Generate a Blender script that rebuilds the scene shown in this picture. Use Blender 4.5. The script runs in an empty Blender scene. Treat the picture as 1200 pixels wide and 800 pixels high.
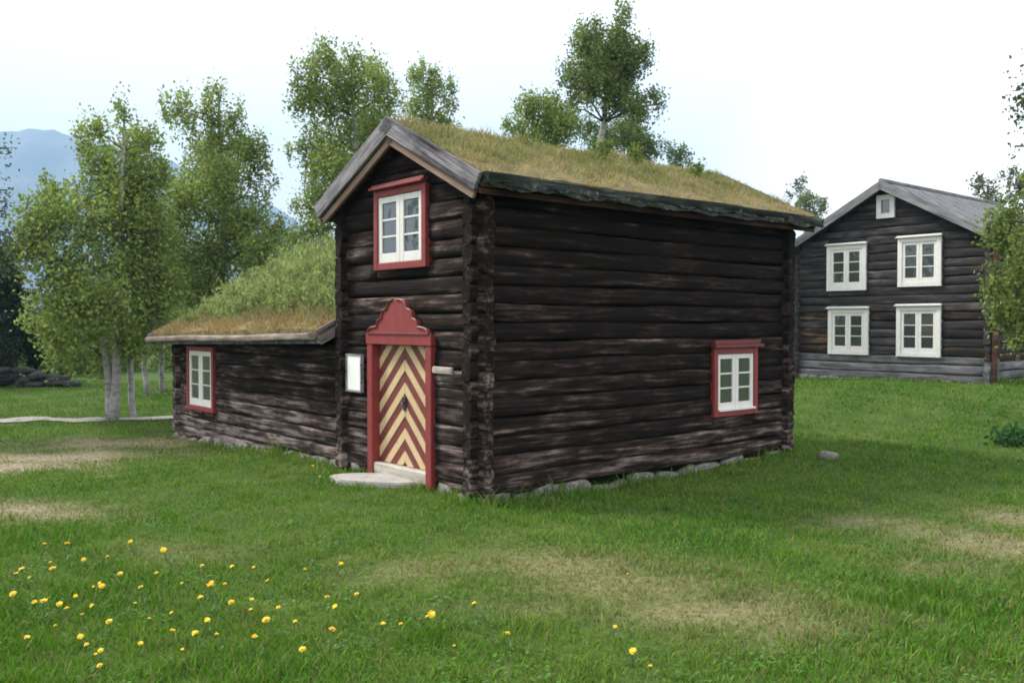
import bpy, math, random
import numpy as np
from mathutils import Vector, Matrix

random.seed(7)
rng = np.random.default_rng(11)
S = bpy.context.scene
COL = S.collection

# ------------------------------------------------------------------ camera
FPX, EYE = 1063.0, 2.0                      # focal length in photo pixels, eye height
cam = bpy.data.cameras.new('camera')
cam.sensor_width = 36.0
cam.lens = 36.0 * FPX / 1200.0
cam.clip_start, cam.clip_end = 0.1, 20000
cam_o = bpy.data.objects.new('camera', cam)
COL.objects.link(cam_o)
cam_o.location = (0, 0, EYE)
cam_o.rotation_euler = (math.radians(90) - math.atan(22 / FPX), 0, 0)
S.camera = cam_o

# ------------------------------------------------------------------ light
SUN_EL, SUN_DIR = math.radians(46), (-0.93, 0.36)      # high, from the left and a little behind the houses
SKY_STRENGTH, CLOUD = 0.1, (10.6, 10.4, 10.2)
W = bpy.data.worlds.new('World'); S.world = W; W.use_nodes = True
nt = W.node_tree; nt.nodes.clear()
def N(t, typ, **kw):
    n = t.nodes.new(typ)
    for k, v in kw.items(): setattr(n, k, v)
    return n
sky = N(nt, 'ShaderNodeTexSky', sky_type='NISHITA', sun_disc=False)
sky.sun_elevation = SUN_EL
sky.sun_rotation = math.atan2(SUN_DIR[0], SUN_DIR[1])
tc = N(nt, 'ShaderNodeTexCoord')
no = N(nt, 'ShaderNodeTexNoise'); no.inputs['Scale'].default_value = 2.2; no.inputs['Detail'].default_value = 5
rp = N(nt, 'ShaderNodeMapRange'); rp.inputs[1].default_value = .3; rp.inputs[2].default_value = .55
rp.inputs[3].default_value = .84; rp.inputs[4].default_value = 1.0
mx = N(nt, 'ShaderNodeMix', data_type='RGBA')
mx.inputs['B'].default_value = (*CLOUD, 1)
bg = N(nt, 'ShaderNodeBackground'); bg.inputs['Strength'].default_value = SKY_STRENGTH
ow = N(nt, 'ShaderNodeOutputWorld')
L = nt.links.new
L(tc.outputs['Generated'], no.inputs['Vector']); L(no.outputs['Fac'], rp.inputs[0])
L(rp.outputs[0], mx.inputs['Factor']); L(sky.outputs[0], mx.inputs['A'])
L(mx.outputs['Result'], bg.inputs[0]); L(bg.outputs[0], ow.inputs[0])
sun = bpy.data.lights.new('sun', 'SUN'); sun.energy = 3.8; sun.angle = math.radians(12); sun.color = (1, .93, .82)
sun_o = bpy.data.objects.new('sun', sun); COL.objects.link(sun_o)
sv = Vector((SUN_DIR[0] * math.cos(SUN_EL), SUN_DIR[1] * math.cos(SUN_EL), math.sin(SUN_EL)))
sun_o.rotation_euler = sv.to_track_quat('Z', 'Y').to_euler()
sun_o.location = (-10, 5, 20)
S.view_settings.view_transform = 'Standard'; S.view_settings.look = 'None'
S.view_settings.exposure = 0.86; S.view_settings.gamma = 1.0; S.view_settings.use_curve_mapping = False
S.cycles.filter_width = 1.8
S.cycles.volume_step_rate = 1.0
S.cycles.max_bounces = 8; S.cycles.diffuse_bounces = 3; S.cycles.transmission_bounces = 4

# ------------------------------------------------------------------ geometry of the place
TH = math.radians(40.25)
RX, RY = math.cos(TH), math.sin(TH)            # along the house's long wall
FX, FY = -RY, RX                               # along its gable wall
A = (-0.38, 10.1)                              # near corner of the tall log house
B = (11.65, 22.0)                              # near corner of the farmhouse
def loc(x, y): return (A[0] + x * RX + y * FX, A[1] + x * RY + y * FY)
def at(px, py, Y): return Vector(((px - 600) / FPX * Y, Y, EYE - (py - 378) * Y / FPX))
def sm(a, b, v):
    t = np.clip((v - a) / (b - a), 0, 1); return t * t * (3 - 2 * t)
def gz(X, Y):
    X = np.asarray(X, float); Y = np.asarray(Y, float)
    lx = (X - A[0]) * RX + (Y - A[1]) * RY; ly = (X - A[0]) * FX + (Y - A[1]) * FY
    z = -.22 * sm(3, 9.5, ly) * sm(40, 20, Y) - .1 * np.exp(-((lx - 2.6) / 1.8) ** 2 - ((ly + .3) / 1.6) ** 2)
    z = z + .5 * sm(14.5, 21.5, Y) * sm(2, 8, X) - .05 * sm(16, 24, Y) * sm(0, -6, X)
    z = z + .02 * np.sin(X * 1.3 + 1) * np.sin(Y * 1.1) + .012 * np.sin(X * 3.1 + Y * 2.3)
    return z
def ground_at(px, py, h=0.0):
    Y = 10.0
    for _ in range(30):
        X = (px - 600) / FPX * Y
        Y = .5 * Y + .5 * (EYE - float(gz(X, Y)) - h) * FPX / max(py - 378, 4)
    return (px - 600) / FPX * Y, Y
# dry and bare patches: (photo px, py, half-width along x, half-width along y in metres, strength, bare earth)
PATCH = [(60, 537, 1.6, .5, 1, .85), (140, 520, 1.5, .55, .85, .7), (0, 548, 1.2, .5, 1, .9), (20, 598, .65, .26, .9, .5), (70, 604, .5, .2, .7, .35),
         (670, 665, .9, .26, .75, .0), (750, 690, .8, .26, .75, .05), (860, 720, .7, .24, .8, .12), (930, 738, .4, .2, .6, .1),
         (500, 668, .6, .25, .5, .0), (1090, 622, .5, .28, .55, .12), (1180, 640, .7, .3, .8, .3), (1120, 668, .5, .2, .45, .1),
         (620, 655, .7, .25, .5, 0), (1190, 610, .5, .28, .7, .3), (640, 715, .6, .15, .4, .1), (225, 650, .6, .2, .35, 0), (1010, 612, .5, .2, .5, .2)]
PW = [(*ground_at(p[0], p[1]), *p[2:]) for p in PATCH]
def dry(X, Y):
    d = np.zeros(np.shape(X)); b = np.zeros(np.shape(X))
    wob = .4 * np.sin(X * 17.3 + Y * 5) * np.sin(Y * 23 - X * 7) + .25 * np.sin(X * 4.1 + Y * 2.2) + .2 * np.sin(Y * 7.3 - X * 3.1) + .15 * np.sin(X * 11 + Y * 9)
    for cx, cy, rx, ry, s, e in PW:
        q = np.exp(-(((X - cx) / rx) ** 2 + ((Y - cy) / (ry * 1.5)) ** 2) * (1 + wob))
        d = np.maximum(d, s * q); b = np.maximum(b, .8 * e * q)
    return d, b

# ------------------------------------------------------------------ object helpers
def tag(o, label=None, cat=None, group=None, kind=None):
    for k, v in (('label', label), ('category', cat), ('group', group), ('kind', kind)):
        if v: o[k] = v
    return o
def thing(name, label, cat, location=(0, 0, 0), rz=0, group=None):
    o = bpy.data.objects.new(name, None); COL.objects.link(o)
    o.empty_display_size = .2
    o.location = location; o.rotation_euler = (0, 0, rz)
    return tag(o, label, cat, group)
def link(name, me, parent=None, location=(0, 0, 0), rot=(0, 0, 0)):
    o = bpy.data.objects.new(name, me); COL.objects.link(o)
    o.parent = parent; o.location = location; o.rotation_euler = rot
    return o
class MB:
    def __init__(s): s.v = []; s.f = []; s.m = []
    def add(s, vs, fs, mi=0):
        n = len(s.v); s.v += [tuple(v) for v in vs]; s.f += [tuple(i + n for i in f) for f in fs]; s.m += [mi] * len(fs)
        return s
    def box(s, x0, x1, y0, y1, z0, z1, mi=0, b=0.0):
        if b <= 0:
            vs = [(x, y, z) for z in (z0, z1) for y in (y0, y1) for x in (x0, x1)]
            return s.add(vs, [(0, 2, 3, 1), (4, 5, 7, 6), (0, 1, 5, 4), (2, 6, 7, 3), (0, 4, 6, 2), (1, 3, 7, 5)], mi)
        vs = []; rings = []
        for z, i in ((z0, b), (z0 + b, 0), (z1 - b, 0), (z1, b)):       # chamfered block
            c = b if i == 0 else b * 1.0
            xa, xb, ya, yb = x0 + i, x1 - i, y0 + i, y1 - i
            r = [(xa + c, ya), (xb - c, ya), (xb, ya + c), (xb, yb - c), (xb - c, yb), (xa + c, yb), (xa, yb - c), (xa, ya + c)] if i == 0 else \
                [(xa + b * .3, ya), (xb - b * .3, ya), (xb, ya + b * .3), (xb, yb - b * .3), (xb - b * .3, yb), (xa + b * .3, yb), (xa, yb - b * .3), (xa, ya + b * .3)]
            rings.append(len(vs)); vs += [(x, y, z) for x, y in r]
        fs = [tuple(reversed(range(8))), tuple(range(24, 32))]
        for k in range(3):
            for j in range(8):
                j2 = (j + 1) % 8
                fs.append((k * 8 + j, k * 8 + j2, k * 8 + 8 + j2, k * 8 + 8 + j))
        return s.add(vs, fs, mi)
    def prism(s, poly, axis, a, b, mi=0):
        """poly: 2-D outline; axis: the axis it is pushed along, from a to b"""
        def P(p, t): return (t, p[0], p[1]) if axis == 0 else ((p[0], t, p[1]) if axis == 1 else (p[0], p[1], t))
        n = len(poly)
        vs = [P(p, a) for p in poly] + [P(p, b) for p in poly]
        fs = [tuple(range(n)), tuple(range(2 * n - 1, n - 1, -1))] + [(i, n + i, n + (i + 1) % n, (i + 1) % n) for i in range(n)]
        return s.add(vs, fs, mi)
    def tube(s, pts, rad, n=6, mi=0):
        pts = [Vector(p) for p in pts]; vs = []
        for i, p in enumerate(pts):
            t = (pts[min(i + 1, len(pts) - 1)] - pts[max(i - 1, 0)])
            t = t.normalized() if t.length > 1e-6 else Vector((0, 0, 1))
            u = t.cross(Vector((.3, .9, .31))).normalized(); w = t.cross(u)
            vs += [p + (u * math.cos(2 * math.pi * k / n) + w * math.sin(2 * math.pi * k / n)) * rad[i] for k in range(n)]
        fs = [(i * n + k, i * n + (k + 1) % n, (i + 1) * n + (k + 1) % n, (i + 1) * n + k) for i in range(len(pts) - 1) for k in range(n)]
        fs += [tuple(reversed(range(n))), tuple(range((len(pts) - 1) * n, len(pts) * n))]
        return s.add(vs, fs, mi)
    def mesh(s, name, mats, smooth=False, fix=True):
        me = bpy.data.meshes.new(name); me.from_pydata(s.v, [], s.f)
        for m in (mats if isinstance(mats, (list, tuple)) else [mats]): me.materials.append(m)
        me.polygons.foreach_set('material_index', s.m)
        if smooth: me.polygons.foreach_set('use_smooth', [True] * len(s.f))
        me.update()
        if fix:
            import bmesh
            bm = bmesh.new(); bm.from_mesh(me); bmesh.ops.recalc_face_normals(bm, faces=bm.faces); bm.to_mesh(me); bm.free()
        return me
    def build(s, name, mats, parent=None, location=(0, 0, 0), rot=(0, 0, 0), smooth=False):
        return link(name, s.mesh(name, mats, smooth), parent, location, rot)
def tri_mesh(name, V, F, C, mat):
    """big triangle soup with a colour per vertex (numpy)"""
    me = bpy.data.meshes.new(name)
    me.vertices.add(len(V)); me.vertices.foreach_set('co', V.astype(np.float32).ravel())
    me.loops.add(F.size); me.loops.foreach_set('vertex_index', F.astype(np.int32).ravel())
    k = F.shape[1]
    me.polygons.add(len(F)); me.polygons.foreach_set('loop_start', np.arange(0, F.size, k, dtype=np.int32))
    try: me.polygons.foreach_set('loop_total', np.full(len(F), k, dtype=np.int32))
    except Exception: pass
    if C is not None:
        at_ = me.color_attributes.new('tint', 'FLOAT_COLOR', 'POINT')
        at_.data.foreach_set('color', np.concatenate([C, np.ones((len(C), 1))], 1).astype(np.float32).ravel())
    me.materials.append(mat); me.update(calc_edges=True); me.validate()
    return me

# ------------------------------------------------------------------ materials
def mat(name):
    m = bpy.data.materials.new(name); m.use_nodes = True
    t = m.node_tree; b = t.nodes['Principled BSDF']
    return m, t, b
def ramp(t, stops, fac):
    r = t.nodes.new('ShaderNodeValToRGB'); e = r.color_ramp.elements
    while len(e) < len(stops): e.new(.5)
    for el, (p, c) in zip(e, stops): el.position = p; el.color = (*c, 1)
    t.links.new(fac, r.inputs[0]); return r.outputs[0]
def noise(t, vec, scale, detail=5, rough=.6):
    n = N(t, 'ShaderNodeTexNoise'); n.inputs['Scale'].default_value = scale
    n.inputs['Detail'].default_value = detail; n.inputs['Roughness'].default_value = rough
    if vec is not None: t.links.new(vec, n.inputs['Vector'])
    return n.outputs['Fac']
def math_(t, op, a, b=None, clamp=False):
    n = N(t, 'ShaderNodeMath', operation=op, use_clamp=clamp)
    for i, v in enumerate((a, b)):
        if v is None: continue
        if isinstance(v, (int, float)): n.inputs[i].default_value = v
        else: t.links.new(v, n.inputs[i])
    return n.outputs[0]
def objvec(t, scale, randomise=True):
    c = N(t, 'ShaderNodeTexCoord'); v = c.outputs['Object']
    if randomise:
        oi = N(t, 'ShaderNodeObjectInfo'); mu = N(t, 'ShaderNodeMath', operation='MULTIPLY'); mu.inputs[1].default_value = 37.0
        t.links.new(oi.outputs['Random'], mu.inputs[0])
        ad = N(t, 'ShaderNodeVectorMath', operation='ADD'); t.links.new(v, ad.inputs[0]); t.links.new(mu.outputs[0], ad.inputs[1]); v = ad.outputs[0]
    mp = N(t, 'ShaderNodeVectorMath', operation='MULTIPLY'); mp.inputs[1].default_value = scale
    t.links.new(v, mp.inputs[0]); return mp.outputs[0]
def bump(t, b, h, strength, dist=.01):
    n = N(t, 'ShaderNodeBump'); n.inputs['Strength'].default_value = strength; n.inputs['Distance'].default_value = dist
    t.links.new(h, n.inputs['Height']); t.links.new(n.outputs[0], b.inputs['Normal'])
def wood(name, stops, weather=0.0, wear_gain=.5, rough=.85, along=(1.0, 7, 10), bstr=.7, contrast=1.0, crack=0.0, knots=False):
    """wood grain runs along the piece's own x; Object Info colour R says how weathered that piece is"""
    m, t, b = mat(name)
    oi = N(t, 'ShaderNodeObjectInfo'); sp = N(t, 'ShaderNodeSeparateColor'); t.links.new(oi.outputs['Color'], sp.inputs[0])
    big = noise(t, objvec(t, along), 1.0, 4, .6)
    blot = noise(t, objvec(t, (1.6, 4, 4)), 1.6, 4, .6)
    grain = noise(t, objvec(t, (2.2, 45, 45)), 1.0, 4, .65)
    f = math_(t, 'ADD', math_(t, 'MULTIPLY', math_(t, 'SUBTRACT', big, .5), contrast), .5)
    f = math_(t, 'ADD', f, math_(t, 'MULTIPLY', math_(t, 'SUBTRACT', blot, .5), .9))
    f = math_(t, 'ADD', f, math_(t, 'MULTIPLY', math_(t, 'SUBTRACT', grain, .5), .55))
    f = math_(t, 'ADD', f, math_(t, 'MULTIPLY', sp.outputs[0], wear_gain))
    f = math_(t, 'ADD', f, math_(t, 'MULTIPLY', math_(t, 'SUBTRACT', oi.outputs['Random'], .5), .12))
    f = math_(t, 'ADD', f, weather - .35)
    colour = ramp(t, stops, f)
    if crack:
        ck = noise(t, objvec(t, (.8, 26, 30)), 1.0, 2, .5)
        cr = N(t, 'ShaderNodeMapRange'); cr.inputs[1].default_value = .30; cr.inputs[2].default_value = .37; cr.inputs[3].default_value = crack; cr.inputs[4].default_value = 0
        t.links.new(ck, cr.inputs[0]); x = N(t, 'ShaderNodeMix', data_type='RGBA'); x.inputs['B'].default_value = (.006, .005, .005, 1)
        t.links.new(cr.outputs[0], x.inputs['Factor']); t.links.new(colour, x.inputs['A']); colour = x.outputs['Result']
    if knots:
        vo = N(t, 'ShaderNodeTexVoronoi'); vo.inputs['Scale'].default_value = 1.0; t.links.new(objvec(t, (1.6, 6, 6)), vo.inputs['Vector'])
        cr = N(t, 'ShaderNodeMapRange'); cr.inputs[1].default_value = .10; cr.inputs[2].default_value = .17; cr.inputs[3].default_value = .85; cr.inputs[4].default_value = 0
        t.links.new(vo.outputs['Distance'], cr.inputs[0]); x = N(t, 'ShaderNodeMix', data_type='RGBA'); x.inputs['B'].default_value = (.009, .006, .005, 1)
        t.links.new(cr.outputs[0], x.inputs['Factor']); t.links.new(colour, x.inputs['A']); colour = x.outputs['Result']
    t.links.new(colour, b.inputs['Base Color'])
    b.inputs['Roughness'].default_value = rough; b.inputs['Specular IOR Level'].default_value = .12
    bump(t, b, math_(t, 'ADD', grain, math_(t, 'MULTIPLY', big, .8)), bstr, .018)
    return m
M = {}
M['tar'] = wood('tarred_log', [(.24, (.0075, .005, .004)), (.50, (.022, .0145, .0115)), (.68, (.070, .050, .043)), (.95, (.215, .178, .168))], .06, .66, contrast=1.75, crack=.92, along=(1.3, 10, 17), knots=True)
M['farm'] = wood('dark_farm_log', [(.2, (.026, .024, .025)), (.5, (.05, .045, .044)), (.75, (.11, .10, .10)), (1, (.2, .19, .19))], .07, .5, contrast=1.5, crack=.8)
M['farm_brown'] = wood('brown_farm_log', [(.2, (.02, .016, .014)), (.5, (.042, .032, .025)), (.62, (.10, .062, .034)), (.9, (.17, .11, .065))], .05, .5, contrast=1.9, crack=.8)
M['farm_grey'] = wood('grey_farm_log', [(.15, (.08, .08, .085)), (.55, (.17, .17, .18)), (.9, (.28, .28, .29))], .1, .4, contrast=1.5, crack=.7)
M['greendark'] = wood('mossy_eave_wood', [(.2, (.010, .013, .010)), (.5, (.028, .034, .028)), (.7, (.10, .11, .10)), (.92, (.3, .31, .30))], .02, .5, contrast=1.9, crack=.8)
M['greyboard'] = wood('weathered_board', [(.2, (.04, .037, .043)), (.5, (.115, .107, .122)), (.85, (.28, .265, .285))], .06, .4, bstr=1.0, contrast=1.5, crack=.7)
M['brownboard'] = wood('brown_board', [(.15, (.07, .045, .035)), (.5, (.2, .13, .10)), (.9, (.3, .22, .18))], .05, .4)
M['darkbrown'] = wood('dark_brown_board', [(.2, (.02, .011, .009)), (.5, (.05, .025, .018)), (.9, (.12, .06, .045))], .0, .4)
M['palewood'] = wood('pale_wood', [(.1, (.15, .12, .10)), (.5, (.33, .29, .25)), (.9, (.5, .47, .43))], .1, .4)
M['cornerend'] = M['tar']
def paint(name, c, c2, wear=(.2, .17, .15), amount=.62, rough=.55):
    m, t, b = mat(name)
    f = noise(t, objvec(t, (4, 4, 4)), 2.0, 6, .7)
    g = noise(t, objvec(t, (30, 30, 4)), 1.0, 4, .7)
    f2 = math_(t, 'ADD', math_(t, 'MULTIPLY', f, .6), math_(t, 'MULTIPLY', g, .4))
    t.links.new(ramp(t, [(.3, c2), (.55, c), (amount, c), (amount + .12, wear)], f2), b.inputs['Base Color'])
    b.inputs['Roughness'].default_value = rough
    bump(t, b, g, .25, .006)
    return m
M['red'] = paint('red_paint', (.235, .032, .03), (.14, .02, .02), (.13, .055, .045), .59)
M['darkred'] = paint('dark_red_paint', (.15, .022, .02), (.1, .016, .015), (.14, .05, .04), .66)
M['doorred'] = paint('door_red_paint', (.17, .036, .032), (.11, .025, .022), (.16, .07, .05), .58)
M['cream'] = paint('cream_paint', (.58, .44, .25), (.44, .32, .18), (.32, .19, .11), .575)
M['white'] = paint('white_paint', (.72, .71, .69), (.6, .58, .56), (.36, .33, .3), .60)
M['signwhite'] = paint('sign_white', (.82, .84, .82), (.75, .77, .75), (.7, .7, .68), .8, .4)
M['iron'] = paint('black_iron', (.03, .03, .035), (.02, .02, .022), (.06, .04, .03), .7, .45)
def glass_():
    m, t, b = mat('window_glass')
    b.inputs['Base Color'].default_value = (.045, .055, .055, 1); b.inputs['Roughness'].default_value = .04
    b.inputs['IOR'].default_value = 2.1
    bump(t, b, noise(t, objvec(t, (3, 3, 3)), 2.5, 1, .4), .12, .02)
    return m
M['glass'] = glass_()
def stone_(name, stops, sc=1.0):
    m, t, b = mat(name)
    v = objvec(t, (sc, sc, sc))
    f = math_(t, 'ADD', math_(t, 'MULTIPLY', noise(t, v, 5, 7, .7), .7), math_(t, 'MULTIPLY', noise(t, v, 40, 3, .7), .3))
    t.links.new(ramp(t, stops, f), b.inputs['Base Color']); b.inputs['Roughness'].default_value = .9
    bump(t, b, noise(t, v, 22, 6, .7), .6, .02); return m
M['stone'] = stone_('grey_stone', [(.34, (.05, .048, .042)), (.48, (.15, .142, .135)), (.64, (.31, .30, .295))])
M['darkstone'] = stone_('dark_stone', [(.34, (.012, .014, .012)), (.5, (.03, .033, .03)), (.7, (.09, .09, .085))])
M['slab'] = stone_('slab_stone', [(.3, (.24, .23, .22)), (.5, (.34, .33, .31)), (.7, (.44, .43, .4))])
M['slate'] = stone_('roof_slate', [(.3, (.07, .072, .08)), (.5, (.125, .13, .14)), (.7, (.2, .205, .215))], .6)
M['bark_sheet'] = stone_('mossy_birch_bark', [(.36, (.006, .008, .007)), (.5, (.016, .021, .017)), (.58, (.05, .06, .052)), (.68, (.24, .25, .25))], 1.6)
M['path'] = stone_('gravel', [(.3, (.17, .16, .155)), (.5, (.26, .25, .24)), (.7, (.35, .34, .325))], 3)
def leafmat(name, trans=.35, rough=.6):
    m, t, b = mat(name)
    ca = N(t, 'ShaderNodeVertexColor', layer_name='tint')
    t.links.new(ca.outputs[0], b.inputs['Base Color']); b.inputs['Roughness'].default_value = rough
    b.inputs['Specular IOR Level'].default_value = .1
    tr = N(t, 'ShaderNodeBsdfTranslucent'); mxs = N(t, 'ShaderNodeMixShader'); mxs.inputs[0].default_value = trans
    hs = N(t, 'ShaderNodeHueSaturation'); hs.inputs['Value'].default_value = 1.25; hs.inputs['Saturation'].default_value = 1.1
    t.links.new(ca.outputs[0], hs.inputs['Color']); t.links.new(hs.outputs[0], tr.inputs[0])
    out = t.nodes['Material Output']
    t.links.new(b.outputs[0], mxs.inputs[1]); t.links.new(tr.outputs[0], mxs.inputs[2]); t.links.new(mxs.outputs[0], out.inputs[0])
    return m
M['leaf'] = leafmat('foliage', .45); M['blade'] = leafmat('grass_blade', .25, .85)
def bark_(name, stops, ring):
    m, t, b = mat(name)
    f = math_(t, 'ADD', math_(t, 'MULTIPLY', noise(t, objvec(t, (5, 5, 14) if ring else (20, 20, 4)), 1.0, 5, .7), .75),
              math_(t, 'MULTIPLY', noise(t, objvec(t, (3, 3, 3)), 1.0, 3, .6), .25))
    t.links.new(ramp(t, stops, f), b.inputs['Base Color']); b.inputs['Roughness'].default_value = .85
    bump(t, b, f, .5, .02); return m
M['birch'] = bark_('birch_bark', [(.36, (.06, .055, .055)), (.43, (.26, .25, .25)), (.6, (.42, .41, .41)), (.75, (.52, .51, .5))], True)
M['bark'] = bark_('dark_bark', [(.3, (.04, .035, .03)), (.55, (.10, .088, .078)), (.75, (.17, .155, .14))], False)
def ground_():
    m, t, b = mat('meadow_soil')
    ca = N(t, 'ShaderNodeVertexColor', layer_name='tint'); sp = N(t, 'ShaderNodeSeparateColor'); t.links.new(ca.outputs[0], sp.inputs[0])
    c = N(t, 'ShaderNodeTexCoord'); v = c.outputs['Object']
    n1 = noise(t, v, .9, 6, .65); n2 = noise(t, v, 14, 5, .7)
    green = ramp(t, [(.35, (.03, .062, .014)), (.5, (.055, .1, .022)), (.65, (.1, .125, .04))], math_(t, 'ADD', math_(t, 'MULTIPLY', n1, .6), math_(t, 'MULTIPLY', n2, .4)))
    dryc = ramp(t, [(.35, (.13, .12, .05)), (.65, (.26, .22, .12))], n2)
    soil = ramp(t, [(.35, (.20, .165, .12)), (.65, (.36, .31, .25))], n2)
    def mixc(fac, a, b_):
        x = N(t, 'ShaderNodeMix', data_type='RGBA'); t.links.new(fac, x.inputs['Factor']); t.links.new(a, x.inputs['A']); t.links.new(b_, x.inputs['B']); return x.outputs['Result']
    d = math_(t, 'MULTIPLY', sp.outputs[0], math_(t, 'ADD', n2, .45), True)
    e = math_(t, 'MULTIPLY', sp.outputs[1], math_(t, 'ADD', n1, .5), True)
    t.links.new(mixc(e, mixc(d, green, dryc), soil), b.inputs['Base Color'])
    b.inputs['Roughness'].default_value = .95; b.inputs['Specular IOR Level'].default_value = .1
    bump(t, b, n2, .8, .05); return m
M['ground'] = ground_()
def sod_():
    m, t, b = mat('sod')
    n1 = noise(t, objvec(t, (1, 1, 1), False), 3, 6, .7)
    t.links.new(ramp(t, [(.35, (.08, .085, .02)), (.5, (.16, .13, .045)), (.68, (.24, .16, .075))], n1), b.inputs['Base Color'])
    b.inputs['Roughness'].default_value = .95; bump(t, b, noise(t, objvec(t, (1, 1, 1), False), 30, 4, .7), .8, .04); return m
M['sod'] = sod_()
def mountain_():
    m, t, b = mat('forested_mountain')
    n1 = noise(t, objvec(t, (1, 1, 1), False), .006, 8, .65)
    t.links.new(ramp(t, [(.4, (.04, .06, .035)), (.55, (.08, .09, .07)), (.7, (.2, .2, .2))], n1), b.inputs['Base Color'])
    b.inputs['Roughness'].default_value = 1.0; return m
M['mountain'] = mountain_()

# ------------------------------------------------------------------ ground, path, mountain
def axis_lines(a, b, step, far):
    core = list(np.arange(a, b + 1e-6, step)); lo, hi = [], []
    d = step * 1.4; p = a
    while p > -far: p -= d; d *= 1.35; lo.append(p)
    d = step * 1.4; p = b
    while p < far: p += d; d *= 1.35; hi.append(p)
    return np.array(lo[::-1] + core + hi)
gx = axis_lines(-19, 22, .2, 3600); gy = axis_lines(1.5, 34, .2, 3600)
gx = np.concatenate([[-2950], gx[(gx > -2900) & (gx < 640)], [660]]); gy = np.concatenate([[-420], gy[(gy > -400) & (gy < 3150)], [3200]])
GX, GY = np.meshgrid(gx, gy)
nx, ny = len(gx), len(gy)
V = np.stack([GX.ravel(), GY.ravel(), gz(GX, GY).ravel()], 1)
ii = np.arange(nx * ny).reshape(ny, nx)
F = np.stack([ii[:-1, :-1], ii[:-1, 1:], ii[1:, 1:], ii[1:, :-1]], -1).reshape(-1, 4)
d_, b_ = dry(V[:, 0], V[:, 1])
C = np.stack([d_, b_, 0 * d_], 1)
g = link('ground', tri_mesh('ground', V, F, C, M['ground'])); tag(g, 'green meadow with worn dry patches around the log houses', None, kind='structure')
def path():
    cl = [at(-160, 500, 20.0), at(-60, 497, 20.5), at(30, 494, 20.8), at(110, 489, 21.0), at(200, 487, 21.4), at(300, 484, 22.5), at(420, 480, 24)]
    mb = MB(); P = []
    for i in range(len(cl) - 1):
        for k in range(8): P.append(cl[i].lerp(cl[i + 1], k / 8))
    for i, p in enumerate(P):
        w = .42 + .12 * math.sin(i * .9) + .06 * math.sin(i * 2.3)
        for j in range(5):
            y = p.y - w + 2 * w * j / 4
            mb.v.append((p.x, y, float(gz(p.x, y)) + .025))
    for i in range(len(P) - 1):
        for j in range(4): mb.f.append((i * 5 + j, i * 5 + j + 5, i * 5 + j + 6, i * 5 + j + 1)); mb.m.append(0)
    o = mb.build('path', M['path']); tag(o, 'pale gravel path crossing the grass behind the birch trunks', kind='structure')
    return [(p.x, p.y) for p in P]
PATH = path()
def mountain():
    prof = [(-900, 250), (-500, 190), (-300, 170), (-120, 150), (0, 153), (70, 152), (110, 166), (185, 181), (260, 214), (330, 246), (400, 290), (500, 340), (640, 378), (760, 380)]
    xs = np.linspace(-460, 640, 110); hs = np.interp(xs, [p[0] for p in prof], [378 - p[1] for p in prof])
    D = 2900; rows = [0, .15, .3, .45, .6, .75, .9, 1, .6, 0]; V = []
    for r, q in enumerate(rows):
        Y = 2000 + (D - 2000) * (r / 7)
        for k, x in enumerate(xs):
            h = hs[k] / FPX * D
            n = 14 * math.sin(k * .9 + r) + 9 * math.sin(k * 2.3 - r * 1.7) + 6 * math.sin(k * 4.1 + r * 2.9)
            V.append(((x - 600) / FPX * (D + (Y - D) * .3), Y, -8 + q * (h + 6) + n * q * (.3 if q == 1 else 1) * min(1, h / 200)))
    n = len(xs); V = np.array(V)
    F = np.array([(r * n + k, r * n + k + 1, (r + 1) * n + k + 1, (r + 1) * n + k) for r in range(len(rows) - 1) for k in range(n - 1)])
    o = link('mountain', tri_mesh('mountain', V, F, None, M['mountain'])); tag(o, 'blue hazy mountain slope behind the birches on the left', kind='structure')
    o.data.polygons.foreach_set('use_smooth', [True] * len(F))
mountain()

# ------------------------------------------------------------------ log building kit
def log_mesh(L, h, th, rings=10, n=10, seed=0, wob=1.0):
    r = random.Random(seed); mb = MB()
    ph = [r.uniform(0, 6.28) for _ in range(8)]; t1 = r.uniform(.93, 1.06); t2 = r.uniform(.93, 1.06)
    for i in range(rings + 1):
        x = L * i / rings; u = i / rings
        k = (t1 + (t2 - t1) * u) * (1 + .035 * math.sin(x * 2.1 + ph[0]) + .025 * math.sin(x * 5.3 + ph[1]))
        dz = wob * (.008 * math.sin(x * 1.3 + ph[2]) + .004 * math.sin(x * 3.7 + ph[3])); dy = wob * (.005 * math.sin(x * 1.7 + ph[4]) + .004 * math.sin(x * 6.1 + ph[5]))
        e = .0 if 0 < i < rings else 1
        for j in range(n):
            a = 2 * math.pi * (j + .5) / n; c, s = math.cos(a), math.sin(a)
            y = th / 2 * math.copysign(abs(c) ** .42, c); z = h / 2 * math.copysign(abs(s) ** .62, s)
            lump = 1 + .05 * wob * math.sin(3 * a + x * 2.9 + ph[6]) 
            mb.v.append((x + (r.uniform(-.012, .012) if e else 0), y * k * lump + dy, z * k + dz))
    for i in range(rings):
        for j in range(n):
            mb.f.append((i * n + j, i * n + (j + 1) % n, (i + 1) * n + (j + 1) % n, (i + 1) * n + j)); mb.m.append(0)
    mb.f += [tuple(reversed(range(n))), tuple(range(rings * n, rings * n + n))]; mb.m += [0, 0]
    return mb
LOGN = [0]
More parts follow.
